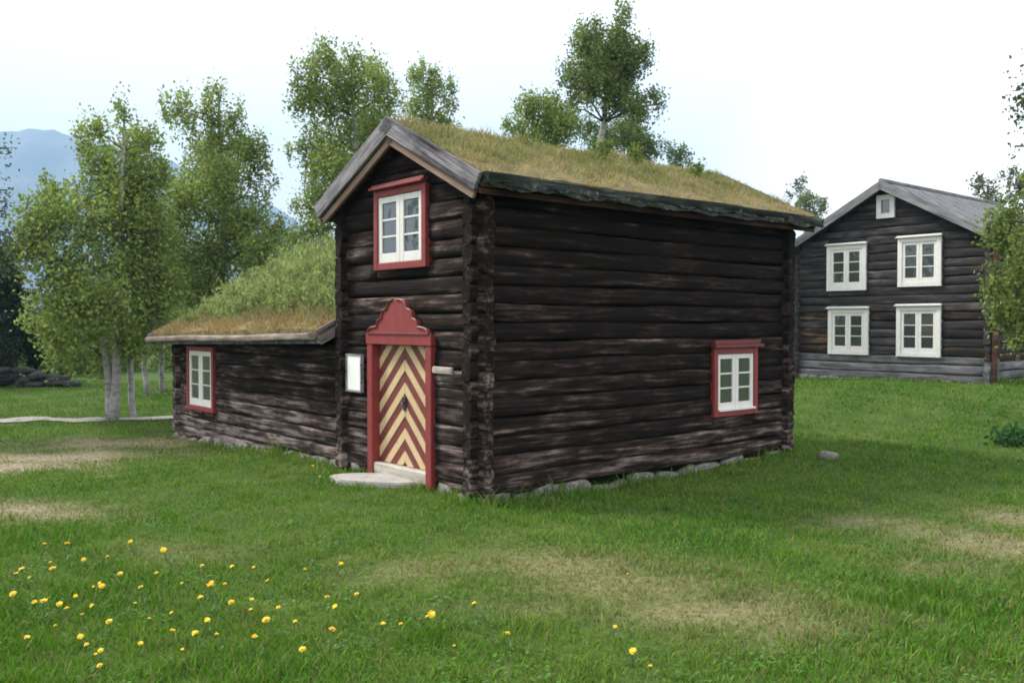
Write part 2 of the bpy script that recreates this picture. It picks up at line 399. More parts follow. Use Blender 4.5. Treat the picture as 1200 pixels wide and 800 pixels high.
def put_log(root, p, ang, L, h, th, m, weather, rings=None, name='log', n=10):
    LOGN[0] += 1
    rings = rings or max(2, int(L * 3.2))
    me = log_mesh(L, h, th, rings, n, LOGN[0]).mesh(name, m, smooth=False, fix=False)
    me.polygons.foreach_set('use_smooth', [True] * (len(me.polygons) - 2) + [False, False])
    o = link(name, me, root, p, (0, 0, ang))
    o.color = (max(0, min(1, weather)), 0, 0, 1)
    return o
def log_wall(root, p0, ang, length, zs, h, th, m, wfun, openings=(), e0=.085, e1=.085, limit=None, rings=None, mfun=None):
    """courses of logs from p0 along ang; openings = (s0, s1, z0, z1); limit(z) -> (s0, s1) for gables"""
    dx, dy = math.cos(ang), math.sin(ang)
    for ci, z in enumerate(zs):
        a, b = -e0 + random.uniform(-.015, .01), length + e1 + random.uniform(-.01, .015)
        if limit:
            lim = limit(z)
            if lim is None: continue
            a, b = max(a, lim[0]), min(b, lim[1])
            if b - a < .15: continue
        lo, hi = z - h / 2, z + h / 2
        segs = [(a, b, lo, hi)]
        for s0, s1, z0, z1 in openings:
            if hi <= z0 + .012 or lo >= z1 - .012: continue
            out = []
            for (u, v, l_, h_) in segs:
                if v <= s0 or u >= s1: out.append((u, v, l_, h_)); continue
                if u < s0: out.append((u, s0, l_, h_))
                if v > s1: out.append((s1, v, l_, h_))
                uu, vv = max(u, s0), min(v, s1)
                if l_ < z0 - .03: out.append((uu, vv, l_, z0))
                if h_ > z1 + .03: out.append((uu, vv, z1, h_))
            segs = out
        for u, v, l_, h_ in segs:
            if v - u < .04: continue
            mm = mfun(ci, z) if mfun else m
            full = h_ - l_ > h * .95
            put_log(root, (p0[0] + u * dx, p0[1] + u * dy, (l_ + h_) / 2), ang, v - u, (h_ - l_) * (1.05 if full else 1.0), th * random.uniform(.95, 1.05), mm, wfun(z), rings)
def window(root, center, ang, w, h, casing, frame_m, sash_m, hood=None, cols=2, rows=3, proud=.05, hood_m=None, depth=.16, sill=False):
    """casing > two sashes, panes; local x along the wall, -y outside"""
    mb = MB(); W2, H2 = w / 2, h / 2
    mb.box(-W2, -W2 + casing, -proud, depth, -H2, H2, b=.006); mb.box(W2 - casing, W2, -proud, depth, -H2, H2, b=.006)
    mb.box(-W2 + casing, W2 - casing, -proud + .004, depth, H2 - casing, H2, b=.006); mb.box(-W2 + casing, W2 - casing, -proud + .004, depth, -H2, -H2 + casing, b=.006)
    wn = mb.build('window', frame_m, root, center, (0, 0, ang))
    if hood:
        hb = MB(); hb.box(-W2 - hood[0], W2 + hood[0], -proud - .07, -proud + .03, H2 + .003, H2 + hood[1] * .45, b=.006)
        hb.box(-W2 - hood[0] * .4, W2 + hood[0] * .4, -proud - .03, .02, H2 + hood[1] * .45 + .002, H2 + hood[1], b=.006)
        hb.build('hood', hood_m or frame_m, wn)
    iw, ih = w - 2 * casing, h - 2 * casing
    y0, y1 = -proud + .022, -proud + .062
    sw = iw / 2; st = max(.04, iw * .08); bar = .022
    for k in range(cols):
        x0 = -iw / 2 + k * sw + .003; x1 = x0 + sw - .006; z0, z1 = -ih / 2 + .003, ih / 2 - .003
        s = MB(); bt = st * 1.5
        s.box(x0, x0 + st, y0, y1, z0, z1, b=.004); s.box(x1 - st, x1, y0, y1, z0, z1, b=.004)
        s.box(x0 + st, x1 - st, y0 + .003, y1, z0, z0 + bt, b=.004); s.box(x0 + st, x1 - st, y0 + .003, y1, z1 - st, z1, b=.004)
        gz0, gz1 = z0 + bt, z1 - st
        ph = (gz1 - gz0) / rows
        for r in range(1, rows): s.box(x0 + st, x1 - st, y0 + .008, y1 - .006, gz0 + r * ph - bar / 2, gz0 + r * ph + bar / 2)
        s.build('sash', sash_m, wn)
        for r in range(rows):
            p = MB(); p.box(-(x1 - x0 - 2 * st) / 2 - .003, (x1 - x0 - 2 * st) / 2 + .003, -.003, .003, -ph / 2 + bar * .4, ph / 2 - bar * .4)
            p.build('pane', M['glass'], wn, ((x0 + x1) / 2, y1 - .018, gz0 + (r + .5) * ph), (random.uniform(-.012, .012), 0, random.uniform(-.012, .012)))
    if sill:
        q = MB(); q.box(-iw / 2, iw / 2, -proud - .03, y0, -ih / 2 - .01, -ih / 2 + .02, b=.004); q.build('sill', sash_m, wn)
    return wn
def pebble(sx, sy, sz, seed):
    r = random.Random(seed); mb = MB(); n, k = 8, 5
    ph = [r.uniform(0, 6.28) for _ in range(5)]
    for i in range(k + 1):
        b = -math.pi / 2 + math.pi * i / k
        for j in range(n):
            a = 2 * math.pi * j / n
            q = 1 + .13 * math.sin(2 * a + ph[0]) + .1 * math.sin(3 * a + 2 * b + ph[1]) + r.uniform(-.09, .09)
            c = max(.2, math.cos(b)) ** .4
            mb.v.append((sx / 2 * c * math.cos(a) * q, sy / 2 * c * math.sin(a) * q, sz / 2 * math.copysign(abs(math.sin(b)) ** .5, math.sin(b)) * (1 + .1 * math.sin(a + ph[2]))))
    for i in range(k):
        for j in range(n): mb.f.append((i * n + j, i * n + (j + 1) % n, (i + 1) * n + (j + 1) % n, (i + 1) * n + j)); mb.m.append(0)
    mb.f += [tuple(reversed(range(n))), tuple(range(k * n, k * n + n))]; mb.m += [0, 0]
    return mb
STONES = [pebble(1, 1, 1, s).mesh('stone', M['stone'], smooth=True) for s in range(8)]
DSTONES = [pebble(1, 1, 1, s + 20).mesh('dark_stone', M['darkstone'], smooth=True) for s in range(8)]
def stone(root, p, s, rz, name='foundation_stone', pool=STONES):
    o = link(name, random.choice(pool), root, p, (random.uniform(-.2, .2), random.uniform(-.2, .2), rz)); o.scale = s; return o
def blades(P, h, w, lean, col, tip=None, curl=.5):
    """P (n,3) roots -> verts, tris, colours of bent three-triangle blades"""
    n = len(P); a = rng.uniform(0, 2 * np.pi, n); d = rng.uniform(0, 2 * np.pi, n)
    s = np.stack([np.cos(a), np.sin(a), np.zeros(n)], 1) * (w / 2)[:, None]
    D = np.stack([np.cos(d), np.sin(d), np.zeros(n)], 1) * (lean * h)[:, None]
    up = np.zeros((n, 3)); up[:, 2] = h
    mid = P + up * .55 + D * (.35 * curl + .15)
    top = P + up * rng.uniform(.8, 1.05, n)[:, None] + D
    V = np.stack([P - s, P + s, mid - s * .75, mid + s * .75, top], 1).reshape(-1, 3)
    b = (np.arange(n) * 5)[:, None]
    F = np.concatenate([b + [0, 1, 3], b + [0, 3, 2], b + [2, 3, 4]], 0)
    tipc = col if tip is None else tip
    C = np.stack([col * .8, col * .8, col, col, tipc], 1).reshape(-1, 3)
    return V, F, C

# ------------------------------------------------------------------ the tall log house
house = thing('log_house', 'tall dark log house with red framed door and grassy sod roof', 'log house', (*A, 0), TH)
LW, GW = 6.13, 3.03                     # long wall, gable wall
RZ, EZ = 4.5, 3.6; RYM = GW / 2; OV = .3; SL = (RZ - EZ) / (RYM + OV)
CH = .218
w2 = (4.2, 5.24, .65, 1.69); w1 = (.95, 2.11, 2.665, 3.675); dr = (.84, 2.28, .04, 1.86)
wear = lambda z: .52 - .17 * z + .16 * max(0, 1 - z / .6) + random.uniform(-.13, .13)
wear_front = lambda z: .62 - .13 * z + random.uniform(-.13, .13)
zs_r = [.04 + CH * (i + .5) for i in range(16)]
log_wall(house, (0, .085), 0, LW, zs_r, CH, .17, M['tar'], wear, [(w2[0] + .03, w2[1] - .03, w2[2] + .03, w2[3] - .03)])
zs_f = [.04 + CH * i for i in range(20)]
def glim(z, inset=.0):
    q = (RZ - .2 - z) / SL
    if q <= .1: return None
    if z < 3.5: return (-9, 9)
    return (RYM - q, RYM + q)
log_wall(house, (.085, 0), math.pi / 2, GW, zs_f, CH, .17, M['tar'], wear_front,
         [(w1[0] + .03, w1[1] - .03, w1[2] + .03, w1[3] - .03), (dr[0] + .03, dr[1] - .03, dr[2] - .2, dr[3] - .02)], limit=glim)
log_wall(house, (0, GW - .085), 0, LW, zs_r, CH, .17, M['tar'], wear, rings=8)
log_wall(house, (LW - .085, 0), math.pi / 2, GW, zs_f, CH, .17, M['tar'], wear, limit=glim, rings=5)
# windows and door
def dir_front(y, z, x=0.0): return (x, y, z)
window(house, (0, (w1[0] + w1[1]) / 2, (w1[2] + w1[3]) / 2), -math.pi / 2, w1[1] - w1[0], w1[3] - w1[2], .088, M['red'], M['white'], hood=(.012, .07))
window(house, ((w2[0] + w2[1]) / 2, 0, (w2[2] + w2[3]) / 2 - .02), 0, w2[1] - w2[0], w2[3] - w2[2] - .06, .088, M['red'], M['white'], hood=(.06, .11), hood_m=M['darkred'], sill=True)
DC = (dr[0] + dr[1]) / 2; DW = dr[1] - dr[0]
fr = MB(); dw2 = DW / 2
fr.box(-dw2, -dw2 + .12, -.05, .2, .03, 1.72, b=.008); fr.box(dw2 - .12, dw2, -.05, .2, .03, 1.72, b=.008)
fr.box(-dw2 - .012, dw2 + .012, -.06, .2, 1.722, 1.86, b=.008)
door_frame = fr.build('door_frame', M['red'], house, (0, DC, 0), (0, 0, -math.pi / 2))
half = [(0, 2.285), (.09, 2.285), (.15, 2.27), (.20, 2.235), (.225, 2.18), (.25, 2.165), (.31, 2.15), (.34, 2.115), (.345, 2.06), (.38, 2.045), (.43, 2.025), (.455, 1.985), (.46, 1.95), (.60, 1.935), (.66, 1.91), (.69, 1.863)]
outl = [(x, z) for x, z in half] + [(-x, z) for x, z in reversed(half[1:])]
pd = MB(); pd.prism(outl, 1, -.055, -.01); pd.build('pediment', M['red'], house, (0, DC, 0), (0, 0, -math.pi / 2))
rm = MB()
for (xa, za), (xb, zb) in zip(outl[:-1], outl[1:]):
    if xa >= 0 or True: rm.tube([(xa, -.06, za), (xb, -.06, zb)], [.016, .016], 5)
o = rm.build('pediment_moulding', M['darkred'], house, (0, DC, 0), (0, 0, -math.pi / 2))
th_ = MB(); th_.box(-dw2 + .122, dw2 - .122, -.03, .2, .05, .2, b=.012); th_.build('threshold', M['palewood'], house, (0, DC, 0), (0, 0, -math.pi / 2))
lw, lz0, lz1 = dw2 - .125, .205, 1.718
dm = MB(); dm.box(-lw, lw, .09, .13, lz0, lz1); door = dm.build('door', M['darkred'], house, (0, DC, 0), (0, 0, -math.pi / 2))
def clip(poly, ax, lim, keep_less):
    out = []
    for i in range(len(poly)):
        p, q = poly[i], poly[(i + 1) % len(poly)]
        a = (p[ax] <= lim) == keep_less or p[ax] == lim; b = (q[ax] <= lim) == keep_less or q[ax] == lim
        if a: out.append(p)
        if a != b:
            t = (lim - p[ax]) / (q[ax] - p[ax]); out.append((p[0] + t * (q[0] - p[0]), p[1] + t * (q[1] - p[1])))
    return out
PER, SLP = .285, .98
for side in (-1, 1):
    for k in range(-1, 13):
        for m_, off, dep in ((M['cream'], 0, .064), (M['doorred'], PER / 2, .072)):
            z = lz0 + k * PER + off + .06
            xa, xb = (.002, lw - .004) if side > 0 else (-lw + .004, -.002)
            poly = [(xa, z - SLP * abs(xa)), (xb, z - SLP * abs(xb)), (xb, z + PER / 2 - .008 - SLP * abs(xb)), (xa, z + PER / 2 - .008 - SLP * abs(xa))]
            poly = clip(clip(poly, 1, lz1 - .005, True), 1, lz0 + .005, False)
            if len(poly) < 3: continue
            ar = abs(sum(poly[i][0] * poly[(i + 1) % len(poly)][1] - poly[(i + 1) % len(poly)][0] * poly[i][1] for i in range(len(poly)))) / 2
            if ar < .002: continue
            cb = MB(); cb.prism(poly, 1, dep + random.uniform(-.003, .003), .091); cb.build('chevron_board', m_, door)
lk = MB(); lk.box(-.03, .03, .05, .07, .9, 1.08, b=.004); lk.tube([(.0, .055, 1.0), (0, -.0, 1.0), (.07, -.01, .99)], [.011, .011, .009], 6); lk.build('lock', M['iron'], door)
# roof
dk = MB()
for sgn in (-1, 1):
    ye = RYM + sgn * (RYM + OV - .04)
    dk.prism([(RYM, RZ - .17), (ye, EZ - .17 + .04 * SL), (ye, EZ - .23 + .04 * SL), (RYM, RZ - .23)], 0, -.17, LW + .26)
dk.build('roof_deck', M['darkbrown'], house)
def sod_slab(root, x0, x1, y0, y1, zfun, thick, nx, ny, seed, mtl):
    """sod with an uneven top over a rectangle; zfun(x, y) is the smooth top"""
    r = np.random.default_rng(seed); mb = MB()
    t = r.uniform(-.02, .035, (nx + 1, ny + 1))
    for lay in (0, 1):
        for i in range(nx + 1):
            for j in range(ny + 1):
                x = x0 + (x1 - x0) * i / nx; y = y0 + (y1 - y0) * j / ny
                mb.v.append((x, y, zfun(x, y) + (t[i, j] if lay == 0 else -thick)))
    I = lambda l, i, j: l * (nx + 1) * (ny + 1) + i * (ny + 1) + j
    for i in range(nx):
        for j in range(ny):
            mb.f.append((I(0, i, j), I(0, i + 1, j), I(0, i + 1, j + 1), I(0, i, j + 1))); mb.f.append((I(1, i, j), I(1, i, j + 1), I(1, i + 1, j + 1), I(1, i + 1, j)))
    for i in range(nx):
        mb.f.append((I(0, i, 0), I(1, i, 0), I(1, i + 1, 0), I(0, i + 1, 0))); mb.f.append((I(0, i, ny), I(0, i + 1, ny), I(1, i + 1, ny), I(1, i, ny)))
    for j in range(ny):
        mb.f.append((I(0, 0, j), I(0, 0, j + 1), I(1, 0, j + 1), I(1, 0, j))); mb.f.append((I(0, nx, j), I(1, nx, j), I(1, nx, j + 1), I(0, nx, j + 1)))
    mb.m = [0] * len(mb.f)
    return mb.build('sod', mtl, root, smooth=False)
roofz = lambda x, y: RZ - .03 - SL * abs(y - RYM) + .012 * math.sin(x * 2.1) + .035 * math.exp(-((y + .1) / .5) ** 2)
sod_slab(house, -.16, LW + .25, -OV + .02, GW + OV - .02, roofz, .14, 44, 26, 3, M['sod'])
def grass_part(name, root, P, h, w, lean, col, tip=None, curl=.5):
    V, F, C = blades(P, h, w, lean, col, tip, curl)
    o = link(name, tri_mesh(name, V, F, C, M['blade']), root); tag(o, kind='stuff'); return o
n = 30000
x = rng.uniform(-.15, LW + .24, n); y = np.concatenate([rng.uniform(-OV + .02, RYM + .1, int(n * .85)), rng.uniform(RYM, GW + OV, n - int(n * .85))])
z = RZ - .03 - SL * np.abs(y - RYM) + .012 * np.sin(x * 2.1)
pt = .5 + .3 * np.sin(x * 1.9 + y * 2.3) + .25 * np.sin(x * 4.7 - y * 5.1) + rng.normal(0, .25, n)
edge = np.exp(-((y + OV) / .55) ** 2)
fgrn = np.clip(.55 * pt + .38 - .6 * edge, 0, 1)[:, None]
straw = np.array([.39, .34, .18]); rust = np.array([.34, .22, .12]); grn = np.array([.175, .215, .075])
base = straw * (1 - fgrn) + grn * fgrn
rr = (rng.random(n) < .15 + .3 * edge)[:, None]
base = np.where(rr, rust * .6 + base * .4, base) * rng.uniform(.7, 1.3, (n, 1))
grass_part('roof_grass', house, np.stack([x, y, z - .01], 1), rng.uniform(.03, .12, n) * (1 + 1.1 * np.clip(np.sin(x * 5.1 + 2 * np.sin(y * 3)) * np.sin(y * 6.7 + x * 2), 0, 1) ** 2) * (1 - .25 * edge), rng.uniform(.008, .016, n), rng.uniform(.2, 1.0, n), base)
def bargeboards(root, xa, xb, dz0, dz1, m, tail=.02, name='bargeboard'):
    for sgn in (-1, 1):
        e = RYM + OV + tail; ye = sgn * e; zr0, zr1 = RZ - dz0, RZ - dz1
        # board drawn flat along its own x so that the grain follows the slope
        ang = math.atan(SL); Ls = e / math.cos(ang)
        pb = MB(); pb.prism([(0.0 + .0, -dz0 * math.cos(ang)), (Ls, -dz0 * math.cos(ang)), (Ls - .015, -dz1 * math.cos(ang)), (0.0 - (dz1 - dz0) * math.sin(ang) + .0, -dz1 * math.cos(ang))], 1, 0, xb - xa)
        o = pb.build(name, m, root)
        mloc = Matrix(((0, 1, 0, xa), (sgn * math.cos(ang), 0, sgn * math.sin(ang), RYM), (-math.sin(ang), 0, math.cos(ang), RZ), (0, 0, 0, 1)))
        o.matrix_local = mloc if True else mloc
bargeboards(house, -.235, -.19, -.015, .215, M['greyboard'])
bargeboards(house, -.187, -.15, .235, .33, M['brownboard'], -.02)
bargeboards(house, LW + .27, LW + .31, -.015, .215, M['greyboard'])
# eave on the long side: log holding the sod, ragged bark sheets hanging over it
put_log(house, (-.17, -OV - .03, EZ - .045), 0, LW + .42, .115, .15, M['greendark'], .35, rings=30, name='eave_log')
for row, (zt, hh, outw) in enumerate(((-.095, .055, .075), (-.035, .075, .088))):
    x = -.18
    while x < LW + .2:
        rj = random.Random(int(x * 1000) + row * 77); wd = min(rj.uniform(.3, 1.15), LW + .30 - x); k = max(4, int(wd / .05)); q = MB()
        w0 = rj.uniform(0, 6)
        top = [(wd * i / k, .012 * math.sin(i * .8 + w0) + rj.uniform(-.006, .006)) for i in range(k + 1)]
        bot = [(wd * i / k, -hh * (.95 + .25 * math.sin(i * .45 + w0) + rj.uniform(-.12, .2)) * (.55 if i in (0, k) else 1)) for i in range(k + 1)]
        n_ = len(top)
        vs = [(px_, 0, z_) for px_, z_ in top] + [(px_, -.012 - .01 * math.sin(px_ * 9 + w0), z_) for px_, z_ in bot] + [(px_, .014, z_) for px_, z_ in top] + [(px_, .006, z_ + .004) for px_, z_ in bot]
        fs = []
        for i in range(n_ - 1):
            fs += [(i, n_ + i, n_ + i + 1, i + 1), (2 * n_ + i, 2 * n_ + i + 1, 3 * n_ + i + 1, 3 * n_ + i), (i, i + 1, 2 * n_ + i + 1, 2 * n_ + i), (n_ + i, 3 * n_ + i, 3 * n_ + i + 1, n_ + i + 1)]
        fs += [(0, 2 * n_, 3 * n_, n_), (n_ - 1, 2 * n_ - 1, 4 * n_ - 1, 3 * n_ - 1)]
        q.add(vs, fs)
        q.build('bark_sheet', M['bark_sheet'], house, (x, -OV - outw - rj.uniform(0, .02), EZ + zt + rj.uniform(-.012, .012)), (rj.uniform(-.05, .3), rj.uniform(-.012, .012), rj.uniform(-.012, .012)))
        x += wd * rj.uniform(.8, .98)
put_log(house, (-.17, GW + OV + .03, EZ - .06), 0, LW + .42, .14, .12, M['greyboard'], .3, rings=10, name='eave_log')
# stones under the sill
s = .1
while s < LW - .2:
    wd = random.uniform(.28, .75); X, Y = loc(s + wd / 2, .06)
    pale = 1 if s < 4 else .7
    stone(house, (s + wd / 2, .075 + random.uniform(0, .03), float(gz(X, Y)) - .025 + random.uniform(-.05, .03)), (wd * 1.1, .22, random.uniform(.18, .27) * pale), random.uniform(-.05, .05)); s += wd
s = .1
while s < GW:
    wd = random.uniform(.28, .6); X, Y = loc(.06, s + wd / 2)
    if not dr[0] - .1 < s + wd / 2 < dr[1] + .1: stone(house, (.08, s + wd / 2, float(gz(X, Y)) + .01), (.22, wd * 1.1, random.uniform(.16, .24)), random.uniform(-.05, .05))
    s += wd
# things at the front wall
sg = thing('notice_board', 'white notice board on the log wall left of the red door', 'sign', (*loc(-.06, 2.56), 1.335), TH - math.pi / 2)
q = MB(); q.box(-.17, .17, -.02, .012, -.23, .23, b=.006); q.build('panel', M['signwhite'], sg)
q = MB()
q.box(-.195, -.172, -.03, .015, -.25, .25); q.box(.172, .195, -.03, .015, -.25, .25); q.box(-.172, .172, -.03, .015, .231, .25); q.box(-.172, .172, -.03, .015, -.25, -.231)
q.build('frame', M['greyboard'], sg)
pw = log_mesh(.36, .085, .035, 6, 8, 991).build('wooden_plaque', M['palewood'], None, (*loc(-.05, .42), 1.44), (0, 0, TH + math.pi / 2), smooth=True)
tag(pw, 'small pale weathered board on the wall right of the red door', 'board')
gx_, gy_ = ground_at(437, 568)
sl = MB(); rs = random.Random(5); ol = []
for i in range(14):
    a = 2 * math.pi * i / 14; ol.append((.72 * math.cos(a) * rs.uniform(.85, 1.08), .36 * math.sin(a) * rs.uniform(.85, 1.08)))
sl.prism(ol, 2, -.08, .05); sl.prism([(p[0] * .94, p[1] * .94) for p in ol], 2, .051, .062)
so = sl.build('stone_slab', M['slab'], None, (gx_ + .05, gy_ + .12, float(gz(gx_, gy_))), (0, 0, -.35)); tag(so, 'flat grey stone slab lying as a step before the red door', 'stone step')

# ------------------------------------------------------------------ the low wing
wing = thing('log_annex', 'low dark log wing with shaggy sod roof left of the tall house', 'log house', (*loc(.1, 3.12), 0), TH)
AL, AD = 6.38, 4.3; AH = .205
aw = (7.63 - 3.12, 8.87 - 3.12, .40, 1.57)
zs_a = [-.16 + AH * (i + .5) for i in range(9)]
wear_a = lambda z: .78 - .26 * z + .14 * max(0, 1 - z / .6) + random.uniform(-.13, .13)
log_wall(wing, (.085, 0), math.pi / 2, AL, zs_a, AH, .17, M['tar'], wear_a, [(aw[0] + .03, aw[1] - .03, aw[2] + .03, aw[3] - .03)], e0=-.02)
ridge_x, ridge_z, eave_z, AOV = AD / 2, 3.05, 1.80, .38
ASL = (ridge_z - eave_z) / (ridge_x + AOV)
tilt = lambda y: .10 - .019 * y
def alim(z):
    q = (ridge_z - .25 - z) / ASL
    if q < .1: return None
    if z < 1.65: return (-9, 9)
    return (ridge_x - q, ridge_x + q)
log_wall(wing, (0, AL - .085), 0, AD, [z + AH / 2 for z in zs_a] + [-.16 + AH * (i + .5) for i in range(9, 14)], AH, .17, M['tar'], wear_a, limit=alim, rings=5)
log_wall(wing, (AD - .085, 0), math.pi / 2, AL, zs_a, AH, .17, M['tar'], wear_a, rings=6, e0=-.02)
window(wing, (0, (aw[0] + aw[1]) / 2, (aw[2] + aw[3]) / 2), -math.pi / 2, aw[1] - aw[0], aw[3] - aw[2], .085, M['red'], M['white'])
azf = lambda x, y: ridge_z - ASL * abs(x - ridge_x) + tilt(y)
dk = MB()
for sgn in (-1, 1):
    e = AOV + ridge_x - .03; xs_ = ridge_x + sgn * e; zz = ridge_z - ASL * e
    vs = [(x_, y_, z_ + tilt(y_)) for y_ in (.02, AL + .28) for x_, z_ in ((ridge_x, ridge_z - .15), (xs_, zz - .15), (xs_, zz - .2), (ridge_x, ridge_z - .2))]
    dk.add(vs, [(0, 1, 2, 3), (7, 6, 5, 4), (0, 4, 5, 1), (1, 5, 6, 2), (2, 6, 7, 3), (3, 7, 4, 0)])
dk.build('roof_deck', M['greyboard'], wing)
sod_slab(wing, -AOV + .02, AD + AOV - .02, .0, AL + .27, lambda x, y: azf(x, y), .14, 24, 36, 9, M['sod'])
e1 = put_log(wing, (-AOV - .05, .12, eave_z - .09 + tilt(.12)), math.pi / 2, AL + .2, .10, .12, M['palewood'], .0, rings=20, name='eave_log'); e1.rotation_euler = (0, .019, math.pi / 2)
e2 = put_log(wing, (AD + AOV + .05, .1, eave_z - .10), math.pi / 2, AL + .2, .15, .12, M['greyboard'], .45, rings=6, name='eave_log')
aang = math.atan(ASL)
for sgn in (-1, 1):
    Ls = (ridge_x + AOV + .06) / math.cos(aang)
    for yy, m_ in ((AL + .28, M['greyboard']), (-.02, M['tar'])):
        pb = MB(); pb.box(0, Ls, 0, .035, -.19, .03, b=.006); o = pb.build('bargeboard', m_, wing)
        o.matrix_local = Matrix(((sgn * math.cos(aang), 0, sgn * math.sin(aang), ridge_x), (0, 1, 0, yy), (-math.sin(aang), 0, math.cos(aang), ridge_z + tilt(yy)), (0, 0, 0, 1)))
s = .05
while s < AL - .1:
    wd = random.uniform(.3, .8); X, Y = loc(.16, 3.12 + s + wd / 2); tall_ = .34 if 2 < s < 5.2 else .22
    stone(wing, (.065, s + wd / 2, float(gz(X, Y)) - .02), (.23, wd * 1.1, random.uniform(.6, 1.1) * tall_), random.uniform(-.05, .05)); s += wd
# shaggy growth on the wing roof
def wing_grass():
    n = 26000
    x = -AOV + (ridge_x + AOV + .9) * rng.random(n) ** 1.0; y = rng.uniform(.02, AL + .25, n)
    z = ridge_z - ASL * np.abs(x - ridge_x) + .10 - .019 * y - .01
    up = np.clip((x + AOV) / (ridge_x + AOV), 0, 1)
    right = np.clip(1 - y / AL, 0, 1)
    hgt = (.08 + .20 * up + .16 * right * up) * rng.uniform(.5, 1.3, n) * (1 + .35 * np.sin(y * 2.7 + 1) * np.sin(x * 3.3))
    ed = np.exp(-((x + AOV) / .4) ** 2)
    f = np.clip(.9 - .85 * ed + rng.normal(0, .3, n), 0, 1)[:, None]
    c = np.array([.36, .23, .11]) * (1 - f) + np.array([.15, .19, .08]) * f
    c = np.where((rng.random(n) < .22)[:, None], np.array([.34, .32, .17]), c) * rng.uniform(.7, 1.3, (n, 1))
    grass_part('roof_grass', wing, np.stack([x, y, z], 1), hgt, rng.uniform(.01, .02, n), rng.uniform(.15, .8, n), c)
wing_grass()

# ------------------------------------------------------------------ the farmhouse behind on the right
FH0 = .45
farm = thing('farmhouse', 'large dark log farmhouse with white framed windows and slate roof', 'house', (*B, 0), TH)
FW, FD = 5.43, 6.8
def fpt(px, py):
    dx, dz = (px - 600) / FPX, -(py - 378) / FPX
    k = (B[0] * RX + B[1] * RY) / (dx * RX + RY)
    return (dx * k - B[0]) * FX + (k - B[1]) * FY, EYE + dz * k
FWIN = []
for pts in (((969, 289), (1015, 340)), ((1052, 280), (1103, 335)), ((971, 362), (1018, 416)), ((1051, 359), (1103, 419)), ((1027, 230), (1048, 255))):
    c = [fpt(*p) for p in pts]; s0, s1 = sorted((c[0][0], c[1][0])); z0, z1 = sorted((c[0][1], c[1][1])); FWIN.append((s0, s1, z0, z1))
FRZ, FEZ, FOV = 5.70, 4.06, .32; FSL = (FRZ - FEZ) / (FW / 2 + FOV)
FCH = .225
def flim(z):
    q = (FRZ - .16 - z) / FSL
    if q < .12: return None
    if z < FEZ + .05: return (-9, 9)
    return (FW / 2 - q, FW / 2 + q)
zs_m = [FH0 + .02 + FCH * (i + .5) for i in range(24)]
brown = {4, 5, 7, 3, 18}
def fm(ci, z):
    if ci < 3: return M['farm_grey']
    return M['farm_brown'] if ci in brown and random.random() < .75 else M['farm']
log_wall(farm, (.085, 0), math.pi / 2, FW, zs_m, FCH, .16, M['farm'], lambda z: random.uniform(.1, .6), [(a + .03, b - .03, c + .03, d - .03) for a, b, c, d in FWIN], e0=.1, e1=.1, limit=flim, mfun=fm, rings=8)
log_wall(farm, (0, .085), 0, FD, [z - FCH / 2 for z in zs_m[:17]], FCH, .16, M['farm'], lambda z: random.uniform(.1, .6), e0=.1, e1=.1, rings=8, mfun=fm)
log_wall(farm, (0, FW - .085), 0, FD, [z - FCH / 2 for z in zs_m[:17]], FCH, .16, M['farm'], lambda z: .3, e0=.1, e1=.1, rings=4)
log_wall(farm, (FD - .085, 0), math.pi / 2, FW, zs_m, FCH, .16, M['farm'], lambda z: .3, e0=.1, e1=.1, limit=flim, rings=3)
for i, (a, b, c, d) in enumerate(FWIN):
    window(farm, (0, (a + b) / 2, (c + d) / 2), -math.pi / 2, b - a, d - c, .118 if i < 4 else .13, M['white'], M['white'], hood=(.04, .06) if i < 4 else None, cols=2 if i < 4 else 1, rows=3 if i < 4 else 1, sill=False) if i < 4 else None
a, b, c, d = FWIN[4]
q = MB(); ww, hh, cs = (b - a) / 2, (d - c) / 2, .13
q.box(-ww, -ww + cs, -.06, .1, -hh, hh); q.box(ww - cs, ww, -.06, .1, -hh, hh); q.box(-ww + cs, ww - cs, -.055, .1, hh - cs, hh); q.box(-ww + cs, ww - cs, -.055, .1, -hh, -hh + cs)
wn = q.build('window', M['white'], farm, (0, (a + b) / 2, (c + d) / 2), (0, 0, -math.pi / 2))
q = MB(); q.box(-ww + cs, ww - cs, -.01, 0, -hh + cs, hh - cs); q.build('pane', M['glass'], wn)
dk = MB()
for sgn in (-1, 1):
    e = FW / 2 + FOV; ye = FW / 2 + sgn * e
    dk.prism([(FW / 2, FRZ - .03), (ye, FEZ - .03), (ye, FEZ - .11), (FW / 2, FRZ - .11)], 0, -.28, FD + .28)
dk.build('roof_deck', M['farm'], farm)
fang = math.atan(FSL)
